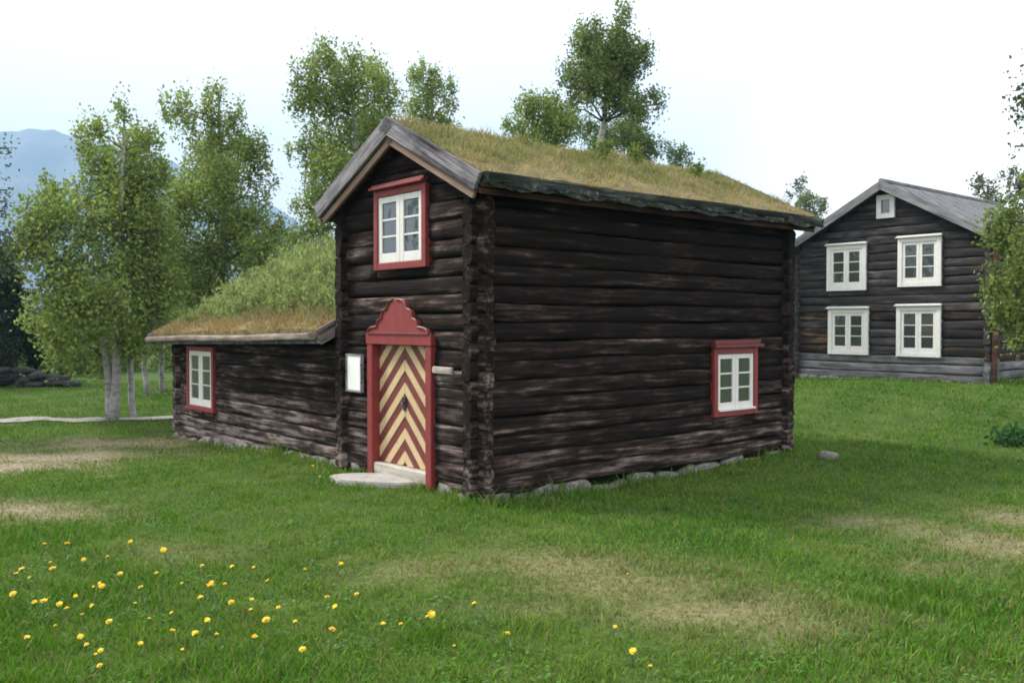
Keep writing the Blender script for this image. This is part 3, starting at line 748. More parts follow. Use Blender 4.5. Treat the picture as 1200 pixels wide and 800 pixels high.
# slates on the slope towards the camera side and the far one
tile_me = []
for s_ in range(5):
    q = MB(); r_ = random.Random(s_); q.prism([(-.24, .02), (-.22, -.30), (.0, -.36 + r_.uniform(-.03, .03)), (.22, -.31), (.24, .02)], 2, 0, .018); tile_me.append(q.mesh('slate', M['slate']))
Ls = (FW / 2 + FOV) / math.cos(fang)
cnt = 0
for sgn in (-1, 1):
    nr = int(Ls / .27); ncx = int((FD + .6) / .5)
    for r_ in range(nr + 1):
        for c_ in range(ncx):
            xx = -.05 + c_ * .5 + (.25 if r_ % 2 else 0); u = Ls - .30 - r_ * .27
            if u < 0: continue
            if sgn > 0 and (c_ > 3): continue
            lift = .012 + .006 * (c_ % 2)
            o = link('slate', tile_me[(r_ * 3 + c_) % 5], farm)
            yb = FW / 2 + sgn * u * math.cos(fang); zb = FRZ - .03 - u * math.sin(fang) + lift + .02
            # tile's -y points down the slope
            dn = Vector((0, sgn * math.cos(fang), -math.sin(fang))); nrm = Vector((0, sgn * math.sin(fang), math.cos(fang)))
            xax = (-dn).cross(nrm)
            tl = .05
            up_ = (nrm + dn * tl).normalized(); yax = up_.cross(xax).normalized()
            o.matrix_local = Matrix(((xax.x, yax.x, up_.x, xx), (xax.y, yax.y, up_.y, yb), (xax.z, yax.z, up_.z, zb), (0, 0, 0, 1)))
            cnt += 1
for sgn in (-1, 1):
    for xa in (-.32, FD + .28):
        pb = MB(); pb.box(0, Ls + .03, 0, .04, -.17, .045, b=.006); o = pb.build('bargeboard', M['farm_grey'], farm)
        o.matrix_local = Matrix(((0, 1, 0, xa), (sgn * math.cos(fang), 0, sgn * math.sin(fang), FW / 2), (-math.sin(fang), 0, math.cos(fang), FRZ - .02), (0, 0, 0, 1)))
q = MB(); q.tube([(-.3, FW / 2, FRZ + .02), (FD + .3, FW / 2, FRZ + .02)], [.07, .07], 8); q.build('ridge_log', M['farm_grey'], farm)
q = MB(); q.box(-.15, -.05, -.15, -.05, FH0 - .05, FEZ - .1, b=.01); q.build('corner_board', M['darkbrown'], farm)
for i in range(16):
    s = i / 16 * FW + random.uniform(0, .1)
    stone(farm, (.05, s, FH0 - .02), (.24, random.uniform(.35, .6), random.uniform(.12, .2)), 0)

# ------------------------------------------------------------------ trees
def tree(name, label, D, base, stems, blobs, col, cat='tree', group=None, lsz=.078, dens=1.0, bark='birch', flat=.6, droop=.15, z0=None, var=.2, size=1.0):
    """stems: lists of (px, py, radius m) at distance D; blobs: (px, py, radius px[, density]) clumps of the crown"""
    bx = at(base[0], base[1], D); gzv = float(gz(bx.x, bx.y)) if z0 is None else z0
    root = thing(name, label, cat, (bx.x, bx.y, gzv), 0, group)
    O = Vector((bx.x, bx.y, gzv)); r = random.Random(int(base[0] * 7 + D)); k = D / FPX
    spine = []; first = None
    for st in stems:
        pts = [at(p[0], p[1], D + (p[3] if len(p) > 3 else 0)) - O for p in st]; rad = [p[2] for p in st]
        if abs(pts[0].z) < .9: pts[0].z = -.12
        P, R = [], []
        for i in range(len(pts) - 1):
            m = max(2, int((pts[i + 1] - pts[i]).length / .5))
            for j in range(m):
                t = j / m; w = .5 * rad[i]
                P.append(pts[i].lerp(pts[i + 1], t) + Vector((r.uniform(-w, w), r.uniform(-w, w), 0)) * (0 if i + j == 0 else 1)); R.append(rad[i] + (rad[i + 1] - rad[i]) * t)
        P.append(pts[-1]); R.append(rad[-1]); R[0] *= 1.25
        mb = MB(); mb.tube(P, R, 8); spine.append((P, R, mb))
    limb = spine[0][2]; LC, LN, LCOL = [], [], []
    for b in blobs:
        rad = b[2] * k * 1.06; dn = b[3] if len(b) > 3 else 1.0
        c = at(b[0], b[1], D) - O; c.y += r.uniform(-1.25, .85) * min(1.6, rad * 1.6 + .25)
        best = None
        for P, R, mb in spine:                                     # limb from the nearest lower spine point
            for i, p in enumerate(P):
                dd = (p - c).length + (2.5 if p.z > c.z - .15 * rad else 0) + max(0, c.z - p.z - 2.0) * .5
                if best is None or dd < best[0]: best = (dd, p, R[i])
        p = best[1]; mid = p.lerp(c, .5) + Vector((r.uniform(-.1, .1), r.uniform(-.1, .1), .12 * (c - p).length))
        br = min(best[2] * .6, .012 + .02 * (c - p).length)
        limb.tube([p, mid, c], [br, br * .65, br * .3], 5, 1)
        nl = int(dn * dens * math.pi * rad * rad / (lsz * lsz * .55) * 4.4)
        ns = max(4, int(nl / 34)); per = max(4, nl // ns)
        sub = rng.normal(0, 1, (ns, 3)); sub /= np.linalg.norm(sub, axis=1)[:, None]; sub *= (rng.random(ns) ** .45)[:, None] * rad
        sub[:, 2] *= .95; sub[:, 1] *= 1.1
        for s in sub[::2]:
            e = c + Vector(s); limb.tube([c + (e - c) * .15, e], [.008, .004], 3, 1)
        sg_ = max(.10, rad * .20) * rng.uniform(.7, 1.4, (ns, 1, 1))
        Lc = sub[:, None, :] + rng.normal(0, 1, (ns, per, 3)) * sg_ * np.array([.85, .85, 1.45])
        Lc[:, :, 2] -= droop * np.abs(rng.normal(0, 1, (ns, per))) * sg_[:, :, 0] * 2
        Lc = Lc.reshape(-1, 3) + np.array(c)
        tone = (1 + rng.normal(0, var, (ns, 1, 1))).clip(.5, 1.7) * np.ones((ns, per, 1)); tone = tone.reshape(-1, 1) * rng.uniform(.75, 1.25, (len(Lc), 1))
        yel = rng.normal(0, .12, (len(Lc), 1))
        LC.append(Lc); LCOL.append(np.array(col) * tone * (1 + yel * np.array([1.0, .3, -.4])))
    for i, (P, R, mb) in enumerate(spine):
        mb.build('trunk', [M[bark], M['bark']], root, smooth=True)
    Lc = np.concatenate(LC); n = len(Lc); cl = np.concatenate(LCOL)
    a = rng.normal(0, 1, (n, 3)); a /= np.linalg.norm(a, axis=1)[:, None]
    t_ = rng.normal(0, 1, (n, 3)); bb = np.cross(a, t_); bb /= np.linalg.norm(bb, axis=1)[:, None] + 1e-9
    sz = lsz * rng.uniform(.6, 1.3, (n, 1))
    Vv = np.stack([Lc - a * sz * .62, Lc + bb * sz * .4, Lc + a * sz * .62, Lc - bb * sz * .4], 1).reshape(-1, 3)
    Fq = np.arange(4 * n).reshape(n, 4)
    link('crown', tri_mesh('crown', Vv, Fq, np.repeat(cl, 4, 0), M['leaf']), root)
    return root
LG = (.20, .262, .08); MG = (.155, .215, .068); GG = (.10, .135, .06); DG = (.035, .06, .025); YG = (.14, .19, .045)
tree('birch_tree', 'leafy birch with forked pale trunk rising beside the gravel path', 21, (131, 490),
     [[(131, 489, .115), (133, 440, .10), (140, 340, .075), (145, 230, .05), (148, 125, .02)], [(129, 489, .10), (124, 420, .08), (118, 350, .055), (112, 260, .03)]],
     [(147, 132, 13, .6), (150, 158, 22, .8), (124, 160, 22, .8), (170, 172, 20, .7), (96, 185, 28, .8), (140, 195, 36), (178, 205, 22, .7), (110, 222, 38), (75, 235, 24, .8), (160, 235, 34), (88, 265, 34), (130, 268, 40), (178, 275, 34),
      (58, 250, 16, .6), (66, 292, 26, .8), (105, 312, 38), (150, 318, 40), (188, 325, 32), (74, 340, 28), (115, 356, 36), (160, 365, 36), (55, 372, 22, .8), (90, 392, 30), (190, 372, 28), (140, 400, 24, .8), (64, 410, 22, .8), (110, 425, 20, .6)], LG, group=None)
tree('birch_tree', 'slender birch with thin grey trunk close right of the forked birch', 21.6, (157, 489),
     [[(157, 488, .07), (152, 420, .07), (158, 330, .05), (165, 230, .02)]], [(165, 250, 20, .7), (172, 290, 24, .8), (150, 330, 24, .8), (180, 345, 24, .8), (165, 390, 22, .8)], LG)
tree('birch_tree', 'tall birch with pointed crown rising behind the low wing', 25, (262, 470),
     [[(262, 470, .17), (266, 350, .13), (262, 220, .08), (258, 105, .02)]],
     [(258, 108, 13, .6), (252, 130, 18, .7), (232, 140, 20, .7), (276, 142, 18, .7), (212, 142, 13, .6), (296, 168, 20, .7), (255, 165, 26, .8), (226, 175, 26, .8), (282, 185, 26, .8), (312, 190, 13, .5), (240, 205, 30), (274, 220, 30), (305, 212, 16, .6), (214, 215, 22, .8),
      (318, 235, 10, .5), (226, 245, 30), (262, 258, 32), (296, 262, 28), (326, 268, 18, .8), (216, 285, 28), (250, 298, 32), (288, 302, 32), (325, 300, 24), (212, 325, 28), (250, 340, 30), (300, 340, 30)], LG)
for (px, D, lab) in ((172, 28, 'young birch with pale trunk standing left of the wing, left of its pair'), (191, 28.6, 'young birch with pale trunk standing next to the corner of the wing')):
    tree('birch_tree', lab, D, (px, 468), [[(px, 470, .09), (px - 3, 430, .08), (px + 2, 360, .07), (px + 4, 290, .02)]], [(px, 300, 20, .7), (px - 8, 340, 24, .8), (px + 8, 370, 24, .8), (px - 4, 400, 22, .7), (px + 14, 330, 22, .8)], MG, group='young birches by the wing')
tree('birch_tree', 'full birch crown showing left of the gable peak', 27, (420, 455),
     [[(420, 455, .2), (424, 300, .15), (420, 180, .10), (412, 75, .03)]],
     [(412, 72, 16, .7), (388, 84, 22, .8), (436, 80, 20, .8), (410, 102, 28), (370, 100, 18, .7), (448, 105, 22, .8), (385, 125, 28), (425, 132, 30), (360, 128, 17, .7), (460, 128, 16, .7), (372, 160, 24, .8), (402, 165, 28), (446, 160, 24, .8), (358, 180, 14, .6),
      (378, 195, 22, .9), (366, 222, 18, .8), (362, 245, 14, .8), (405, 205, 26), (385, 235, 22), (372, 262, 20), (352, 270, 18, .8), (340, 290, 20, .8)], LG)
tree('birch_tree', 'rounded birch top peeking above the gable peak, right of the fuller crown', 31, (510, 450), [[(510, 450, .17), (508, 250, .12), (506, 90, .03)]],
     [(504, 92, 13, .7), (488, 102, 14, .7), (522, 104, 13, .7), (505, 116, 19, .9), (484, 124, 14, .8), (528, 124, 10, .6), (500, 145, 24), (520, 150, 18)], LG)
tree('birch_tree', 'tall loose birch above the middle of the sod roof', 28, (705, 445), [[(705, 445, .2), (708, 260, .14), (704, 170, .10), (712, 95, .06), (724, 30, .02)]],
     [(q[0], q[1], q[2] * 1.28, min(1, q[3] * 1.2)) for q in [(726, 28, 11, .7), (730, 46, 14, .8), (712, 48, 12, .6), (690, 52, 15, .8), (702, 66, 20, .9), (732, 66, 18, .8), (676, 72, 15, .7), (748, 72, 12, .8), (715, 84, 22, .9), (690, 88, 20, .9), (664, 84, 8, .6), (735, 90, 14, .6), (720, 106, 16, .8), (700, 106, 12, .6),
      (664, 102, 9, .7), (730, 122, 13, .8), (764, 118, 9, .7), (774, 126, 6, .5), (672, 122, 8, .7), (692, 124, 6, .5), (738, 142, 12, .7), (752, 108, 7, .4), (712, 136, 7, .5), (664, 130, 5, .5)]] + [(715, 120, 14, .7), (690, 108, 14, .8), (742, 130, 12, .7), (668, 112, 9, .6)], (.155, .205, .07))
tree('birch_tree', 'bushy low birch showing over the sod ridge, left of the tall loose one', 30, (630, 445), [[(630, 445, .16), (628, 260, .1), (628, 150, .03)]],
     [(612, 132, 14, .8), (640, 124, 14, .8), (660, 138, 16, .9), (628, 135, 18, .9), (604, 146, 14, .8), (646, 140, 15, .9), (590, 150, 8, .7), (625, 155, 20), (655, 158, 20), (642, 175, 22), (672, 148, 12, .7)], LG)
tree('birch_tree', 'dark bushy birch crown low behind the sod ridge, under the tall loose one', 33, (735, 440), [[(735, 440, .16), (735, 260, .1), (735, 160, .03)]],
     [(690, 152, 14, .9), (712, 158, 16), (740, 150, 16), (752, 162, 14), (725, 172, 20), (760, 178, 12), (745, 185, 18), (700, 180, 18)], (.12, .17, .06))
tree('birch_tree', 'small sparse treetop at the ridge near the right of the sod roof', 36, (792, 440), [[(792, 440, .12), (792, 260, .08), (792, 180, .02)]],
     [(784, 178, 8, .8), (798, 180, 8, .7), (790, 192, 12), (806, 190, 6, .5)], (.11, .15, .06))
tree('birch_tree', 'pale far birch in the gap between the two tall houses', 44, (945, 432), [[(945, 432, .18), (944, 300, .12), (942, 225, .03)]],
     [(935, 218, 9, .6), (946, 230, 12, .7), (960, 240, 11, .7), (934, 240, 12, .8), (950, 255, 14, .8), (928, 226, 6, .5)], (.15, .18, .09), lsz=.11)
tree('birch_tree', 'greyish sparse birch behind the slate roof of the farmhouse', 38, (1155, 430), [[(1155, 430, .18), (1154, 300, .12), (1156, 215, .03)]],
     [(1150, 214, 10, .6), (1136, 222, 8, .5), (1166, 212, 10, .6), (1178, 222, 12, .7), (1155, 232, 12, .7), (1140, 238, 8, .6), (1172, 240, 12, .7), (1190, 210, 10, .6)], (.115, .14, .08), lsz=.11)
tree('goat_willow', 'bright green bushy tree covering the right corner of the farmhouse', 16.5, (1225, 480), [[(1225, 480, .13), (1218, 400, .1), (1208, 300, .06), (1200, 225, .02)], [(1228, 480, .1), (1240, 380, .07), (1250, 270, .02)]],
     [(q[0] + 8, q[1], *q[2:]) for q in [(1192, 214, 13, .7), (1184, 236, 18, .8), (1208, 232, 22), (1174, 258, 16, .8), (1195, 262, 26), (1230, 255, 28), (1170, 282, 14, .8), (1192, 295, 26), (1225, 300, 32), (1172, 315, 15, .9), (1194, 330, 26), (1176, 345, 14, .9), (1230, 345, 32), (1186, 362, 18), (1205, 378, 24), (1240, 390, 28), (1196, 398, 10, .6), (1255, 300, 28)]], (.165, .22, .065), lsz=.07, dens=1.35)
tree('birch_tree', 'overhanging birch with branch tips hanging into the upper right corner', 13, (1330, 540), [[(1330, 540, .14), (1325, 380, .12), (1318, 200, .09), (1308, 60, .04)]],
     [(1195, 78, 7, .7), (1201, 92, 7, .7), (1190, 132, 8, .8), (1202, 122, 10, .8), (1199, 168, 5, .3), (1220, 100, 18, .7), (1250, 120, 25, .7), (1280, 80, 30, .7), (1310, 60, 30, .7), (1340, 120, 35, .7), (1290, 160, 25, .7), (1235, 60, 18, .6), (1350, 200, 35, .7)], (.08, .11, .05), lsz=.055)
tree('spruce_tree', 'dark dense conifer at the left edge behind the stone wall', 32, (12, 455), [[(12, 455, .2), (12, 380, .15), (10, 280, .03)]],
     [(8, 288, 10), (14, 304, 16), (-8, 310, 18), (24, 325, 16), (4, 330, 24), (30, 348, 14), (10, 355, 28), (-18, 350, 26), (30, 375, 16), (8, 385, 30), (32, 400, 16), (-20, 390, 28), (12, 412, 28), (30, 422, 16), (-15, 425, 26)], (.03, .048, .025), lsz=.11, bark='bark', dens=1.3)
tree('birch_tree', 'pale drooping birch twigs hanging down the left edge', 18, (-110, 505), [[(-110, 505, .17), (-106, 380, .14), (-100, 220, .1), (-90, 100, .03)]],
     [(2, 172, 7, .5), (0, 198, 10, .5), (5, 222, 8, .4), (-2, 246, 10, .5), (6, 272, 8, .5), (-6, 150, 8, .5), (-30, 180, 25, .6), (-60, 140, 35, .7), (-50, 240, 35, .7), (-90, 100, 35, .7), (-120, 180, 45, .7), (-30, 290, 25, .6), (-90, 290, 40, .7), (-150, 260, 40, .7)], (.10, .13, .075), lsz=.06)
for X_, Y_, h_, lab in ((-24, 17, 8, 'birch outside the picture to the left, nearest the meadow'), (-28, 23, 9, 'taller birch outside the picture to the left, by the path'), (-30, 13, 7, 'low birch outside the picture to the left, farthest from the path')):
    px = 600 + X_ / Y_ * FPX; q_ = FPX / Y_; y0 = 378 + 2.2 * q_
    tree('birch_tree', lab, Y_, (px, y0), [[(px, y0, .14), (px + 5, y0 - .5 * h_ * q_, .1), (px, y0 - h_ * q_, .02)]],
         [(px + random.uniform(-1.3, 1.3) * q_ * (1 - i / 14), y0 - (1.8 + (h_ - 2) * i / 11) * q_, q_ * .85 * (1 - i / 18), .6) for i in range(12)], LG, lsz=.13)
BUSH = [(55, 36, 'shrubby green thicket behind the stone wall, right of the conifer'), (100, 38, 'green thicket behind the forked birch'), (150, 40, 'green thicket behind the two young birches'), (220, 42, 'green thicket behind the window end of the wing'), (310, 40, 'green thicket behind the wing, below the tall pointed birch')]
for px, D, lab in BUSH:
    r_ = random.Random(px)
    bl = [(px + r_.uniform(-28, 28), 440 - i * 8 + r_.uniform(-5, 5), r_.uniform(14, 20)) for i in range(12 if px > 60 else 7)]
    tree('shrub', lab, D, (px, 450), [[(px, 452, .06), (px + 2, 410, .05), (px - 2, 370, .02)]], bl, MG, cat='shrub', lsz=.12, bark='bark', dens=1.0)
# distant wood: one mass
def far_wood():
    LCs, cols = [], []
    for i in range(150):
        X = rng.uniform(-75, 75); Y = rng.uniform(62, 95); hgt = rng.uniform(2.5, 5.0) * (.65 if -48 < X / Y * 75 < -38 else 1)
        for j in range(7):
            c = np.array([X, Y, hgt * (j + .5) / 7]); rr = (1.5 - .9 * j / 7)
            n = 70; LCs.append(c + rng.normal(0, .5, (n, 3)) * rr); cols.append(np.array(MG if rng.random() < .6 else DG) * rng.uniform(.7, 1.3, (n, 1)))
    Lc = np.concatenate(LCs); Lc[:, 2] = np.maximum(Lc[:, 2], .1); cl = np.concatenate(cols); n = len(Lc)
    a = rng.normal(0, 1, (n, 3)); a /= np.linalg.norm(a, axis=1)[:, None]; bb = np.cross(a, rng.normal(0, 1, (n, 3))); bb /= np.linalg.norm(bb, axis=1)[:, None]
    s = .3 * rng.uniform(.6, 1.3, (n, 1))
    Vv = np.stack([Lc - a * s * .6, Lc + bb * s * .4, Lc + a * s * .6, Lc - bb * s * .4], 1).reshape(-1, 3)
    o = link('far_wood', tri_mesh('far_wood', Vv, np.arange(4 * n).reshape(n, 4), np.repeat(cl, 4, 0), M['leaf'])); tag(o, 'distant mixed wood closing the meadow behind the houses', kind='stuff')
far_wood()
# saplings on the sod roofs
def sapling(pt, hgt, lab, col, seed, name='roof_sapling', width=.12, n=150, cat='sapling', group=None, lsz=.05):
    root = thing(name, lab, cat, pt, 0, group); r = random.Random(seed)
    mb = MB(); pts_all = []
    for k in range(4):
        d = Vector((r.uniform(-1, 1), r.uniform(-1, 1), 0)) * width; pts = [Vector((0, 0, -.06)), d * .4 + Vector((0, 0, hgt * .5)), d + Vector((0, 0, hgt * r.uniform(.75, 1)))]
        mb.tube(pts, [.008, .006, .003], 4); pts_all.append(pts)
    mb.build('stem', M['bark'], root)
    Lc = []
    for i in range(n):
        p = r.choice(pts_all); t = r.uniform(.25, 1.05); q = p[0].lerp(p[1], t * 2) if t < .5 else p[1].lerp(p[2], t * 2 - 1)
        Lc.append(q + Vector((r.gauss(0, 1), r.gauss(0, 1), r.gauss(0, .8))) * width * .45)
    Lc = np.array([tuple(v) for v in Lc]); a = rng.normal(0, 1, (n, 3)); a /= np.linalg.norm(a, axis=1)[:, None]; bb = np.cross(a, rng.normal(0, 1, (n, 3))); bb /= np.linalg.norm(bb, axis=1)[:, None]
    s = lsz * rng.uniform(.6, 1.3, (n, 1)); Vv = np.stack([Lc - a * s * .7, Lc + bb * s * .35, Lc + a * s * .7, Lc - bb * s * .35], 1).reshape(-1, 3)
    cl = np.array(col) * rng.uniform(.7, 1.3, (n, 1))
    link('foliage', tri_mesh('foliage', Vv, np.arange(4 * n).reshape(n, 4), np.repeat(cl, 4, 0), M['leaf']), root)
def on_house(x, y): return (*loc(x, y), RZ - .03 - SL * abs(y - RYM))
for i, (x, y, h_, lab) in enumerate(((3.25, 1.25, .30, 'bright green sapling on the sod roof, left of the three near its ridge'), (4.0, 1.2, .34, 'bright green sapling in the middle of the three near the sod ridge'), (5.3, 1.15, .26, 'bright green sapling on the sod roof nearest its far right end'))):
    sapling(on_house(x, y), h_, lab, YG, i, group='saplings on the tall roof')
def on_wing(x, y): p = loc(x + .1, y + 3.12); return (*p, ridge_z - ASL * abs(x - ridge_x) + tilt(y))
def wing_scrub():
    mb = MB(); LC, CC = [], []; r = random.Random(31)
    for i in range(430):
        y = AL * r.random() ** 1.25; x = -AOV + .35 + (ridge_x + AOV - .1) * r.random() ** .8
        if x < -AOV + .32 + .3 * r.random() or y > AL - .2: continue
        up = (x + AOV) / (ridge_x + AOV); hh = (.18 + .54 * up * (1 - .55 * y / AL)) * r.uniform(.6, 1.35)
        z = ridge_z - ASL * abs(x - ridge_x) + tilt(y)
        for k in range(3):
            e = Vector((x + r.gauss(0, .10), y + r.gauss(0, .10), z + hh * r.uniform(.75, 1.1)))
            b0 = Vector((x, y, z - .04)); mb.tube([b0, b0.lerp(e, .6) + Vector((0, 0, .03)), e], [.006, .005, .002], 3)
            for j in range(42):
                t = r.uniform(.25, 1.05); p = b0.lerp(e, t); sp = .07 * (1.2 - .5 * t)
                LC.append((p.x + r.gauss(0, sp), p.y + r.gauss(0, sp), p.z + r.gauss(0, sp * .8)))
            c = np.array((.22, .275, .105)) * r.uniform(.7, 1.3); CC.append(np.tile(c, (42, 1)))
    Lc = np.array(LC); cl = np.concatenate(CC); n = len(Lc); cl = cl * rng.uniform(.75, 1.3, (n, 1))
    a = rng.normal(0, 1, (n, 3)); a[:, 2] = np.abs(a[:, 2]) + .5; a /= np.linalg.norm(a, axis=1)[:, None]; bb = np.cross(a, rng.normal(0, 1, (n, 3))); bb /= np.linalg.norm(bb, axis=1)[:, None]
    sz = .05 * rng.uniform(.6, 1.4, (n, 1)); Vv = np.stack([Lc - a * sz * .8, Lc + bb * sz * .25, Lc + a * sz * .8, Lc - bb * sz * .25], 1).reshape(-1, 3)
    o = link('roof_scrub', tri_mesh('roof_scrub', Vv, np.arange(4 * n).reshape(n, 4), np.repeat(cl, 4, 0), M['leaf']), wing); tag(o, kind='stuff')
    o = mb.build('roof_scrub_stems', M['bark'], wing); tag(o, kind='stuff')
wing_scrub()
# ------------------------------------------------------------------ stone wall, stones, weeds
wl = at(20, 452, 30.5); wz = float(gz(wl.x, wl.y))
sw_ = thing('stone_wall', 'dark dry stone wall at the far left edge of the meadow', 'stone wall', (wl.x, wl.y, wz))
for i in range(46):
    u = random.uniform(-2.4, 2.0); top = .62 * (1 - max(0, u - .2) / 2.2) * (1 if u > -2 else 1)
    stone(sw_, (u, random.uniform(-.25, .25), random.uniform(.05, max(.12, top))), (random.uniform(.35, .8), random.uniform(.3, .5), random.uniform(.16, .28)), random.uniform(-.3, .3), 'stone', DSTONES)
x_, y_ = ground_at(972, 537)
so = stone(None, (x_, y_, float(gz(x_, y_)) + .03), (.32, .22, .13), .3, 'field_stone'); tag(so, 'pale grey stone in the grass by the far right corner of the tall house', 'stone')
x_, y_ = ground_at(1182, 522)
sapling((x_, y_, float(gz(x_, y_))), .17, 'dark green leafy weed clump in the meadow at the right edge', (.04, .105, .03), 77, 'weed_clump', .3, 500, 'plant', None, .08)

# ------------------------------------------------------------------ dandelions
m_st, t_, b_ = mat('flower_stem'); b_.inputs['Base Color'].default_value = (.09, .15, .04, 1)
m_pt, t_, b_ = mat('yellow_petal'); b_.inputs['Roughness'].default_value = .7
t_.links.new(ramp(t_, [(.35, (.66, .42, .01)), (.6, (.8, .6, .02))], noise(t_, objvec(t_, (1, 1, 1)), 30, 2)), b_.inputs['Base Color'])
hz = .15
FME = []
for v_ in range(5):
    r_ = random.Random(v_); fm_ = MB(); bx_, by_ = r_.uniform(-.03, .03), r_.uniform(-.03, .03); op = (1, .9, .75, 1.05, .6)[v_]
    fm_.tube([(bx_, by_, -.03), (bx_ * .4, by_ * .4, .07), (0, 0, hz)], [.004, .0035, .003], 4, 0)
    for ring, (rad, zz, npet) in enumerate(((.026 * op, .002 + .012 * (1 - op), 15), (.020 * op, .007, 12), (.012, .012, 8))):
        for k in range(npet):
            a = 2 * math.pi * (k + .5 * ring + r_.uniform(-.3, .3)) / npet; c, s_ = math.cos(a), math.sin(a); wd = .0045; q_ = r_.uniform(.75, 1.12); zz_ = zz + r_.uniform(-.004, .004)
            fm_.add([(0, 0, hz + zz - .004), (rad * .75 * q_ * c - wd * s_, rad * .75 * q_ * s_ + wd * c, hz + zz_), (rad * q_ * c, rad * q_ * s_, hz + zz_ + .002), (rad * .75 * q_ * c + wd * s_, rad * .75 * q_ * s_ - wd * c, hz + zz_)], [(0, 1, 2, 3)], 1)
    fm_.tube([(0, 0, hz - .018), (0, 0, hz - .002)], [.005, .010], 6, 0)
    for k in range(3):                                              # rosette of leaves at the foot
        a = 2 * math.pi * k / 5 + r_.uniform(-.4, .4); c, s_ = math.cos(a), math.sin(a); ln = r_.uniform(.05, .08); w_ = .007
        fm_.add([(bx_, by_, .0), (bx_ + ln * .6 * c - w_ * s_, by_ + ln * .6 * s_ + w_ * c, .05), (bx_ + ln * c, by_ + ln * s_, .03), (bx_ + ln * .6 * c + w_ * s_, by_ + ln * .6 * s_ - w_ * c, .05)], [(0, 1, 2, 3)], 2)
    m_lf = bpy.data.materials.get('dandelion_leaf')
    if not m_lf:
        m_lf, t2_, b2_ = mat('dandelion_leaf'); b2_.inputs['Base Color'].default_value = (.05, .12, .02, 1); b2_.inputs['Roughness'].default_value = .6
    FME.append(fm_.mesh('dandelion', [m_st, m_pt, m_lf], fix=False))
FL = [(98, 647), (30, 668), (37, 664), (62, 668), (107, 675), (118, 681), (121, 671), (36, 700), (48, 704), (95, 714), (75, 705), (168, 687), (169, 718), (194, 731), (245, 678), (262, 676), (240, 718), (237, 700), (293, 693), (318, 680), (318, 725),
      (293, 706), (353, 662), (382, 694), (400, 707), (381, 737), (469, 725), (504, 717), (499, 713), (559, 711), (592, 736), (748, 754), (739, 663), (118, 749), (105, 757), (120, 768), (99, 743), (128, 651), (238, 655), (365, 545), (376, 552), (231, 737),
      (247, 738), (67, 699), (757, 778), (792, 794), (722, 722), (531, 745), (355, 755), (12, 674), (20, 690), (55, 650), (85, 690), (140, 668), (150, 700), (185, 665), (205, 705), (215, 672), (270, 700), (278, 662), (330, 700), (345, 720), (62, 725), (160, 742), (210, 750), (90, 735), (25, 742), (290, 745), (420, 690), (440, 730), (190, 640), (75, 640), (112, 700), (130, 722), (242, 683), (250, 690), (395, 655), (150, 632), (48, 632), (300, 660)]
FLAB = {(365, 545): 'yellow dandelion at the foot of the wing wall, farther left of the stone slab', (376, 552): 'yellow dandelion at the foot of the wall, nearest the left of the stone slab',
        (748, 754): 'large yellow dandelion in front of the long dry patch, farther right of the clustered ones', (792, 794): 'yellow dandelion cut by the bottom edge of the picture', (757, 778): 'small yellow dandelion just above the one at the bottom edge',
        (739, 663): 'single yellow dandelion beyond the dry patch, in front of the long wall', (722, 722): 'faint yellow dandelion standing inside the dry patch', (592, 736): 'yellow dandelion rightmost of the scattered ones left of the dry patch',
        (559, 711): 'yellow dandelion straight below the stone slab corner, second from the right of the scatter', (400, 707): 'big yellow dandelion alone below the stone slab', (98, 647): 'big yellow dandelion farthest back in the left scatter',
        (504, 717): 'front flower of the close dandelion pair left of the dry patch', (499, 713): 'rear flower of the close dandelion pair left of the dry patch'}
for i, (px, py) in enumerate(FL):
    X, Y = ground_at(px, py, hz)
    o = link('dandelion', FME[i % 5], None, (X, Y, float(gz(X, Y))), (random.uniform(-.1, .55), random.uniform(-.3, .3), 0))
    sc = random.uniform(.55, 1.1); o.scale = (sc * 1.1, sc * 1.1, sc)
    tag(o, FLAB.get((px, py), 'small yellow dandelion among the scattered ones on the left meadow'), 'flower', 'dandelions in the meadow')

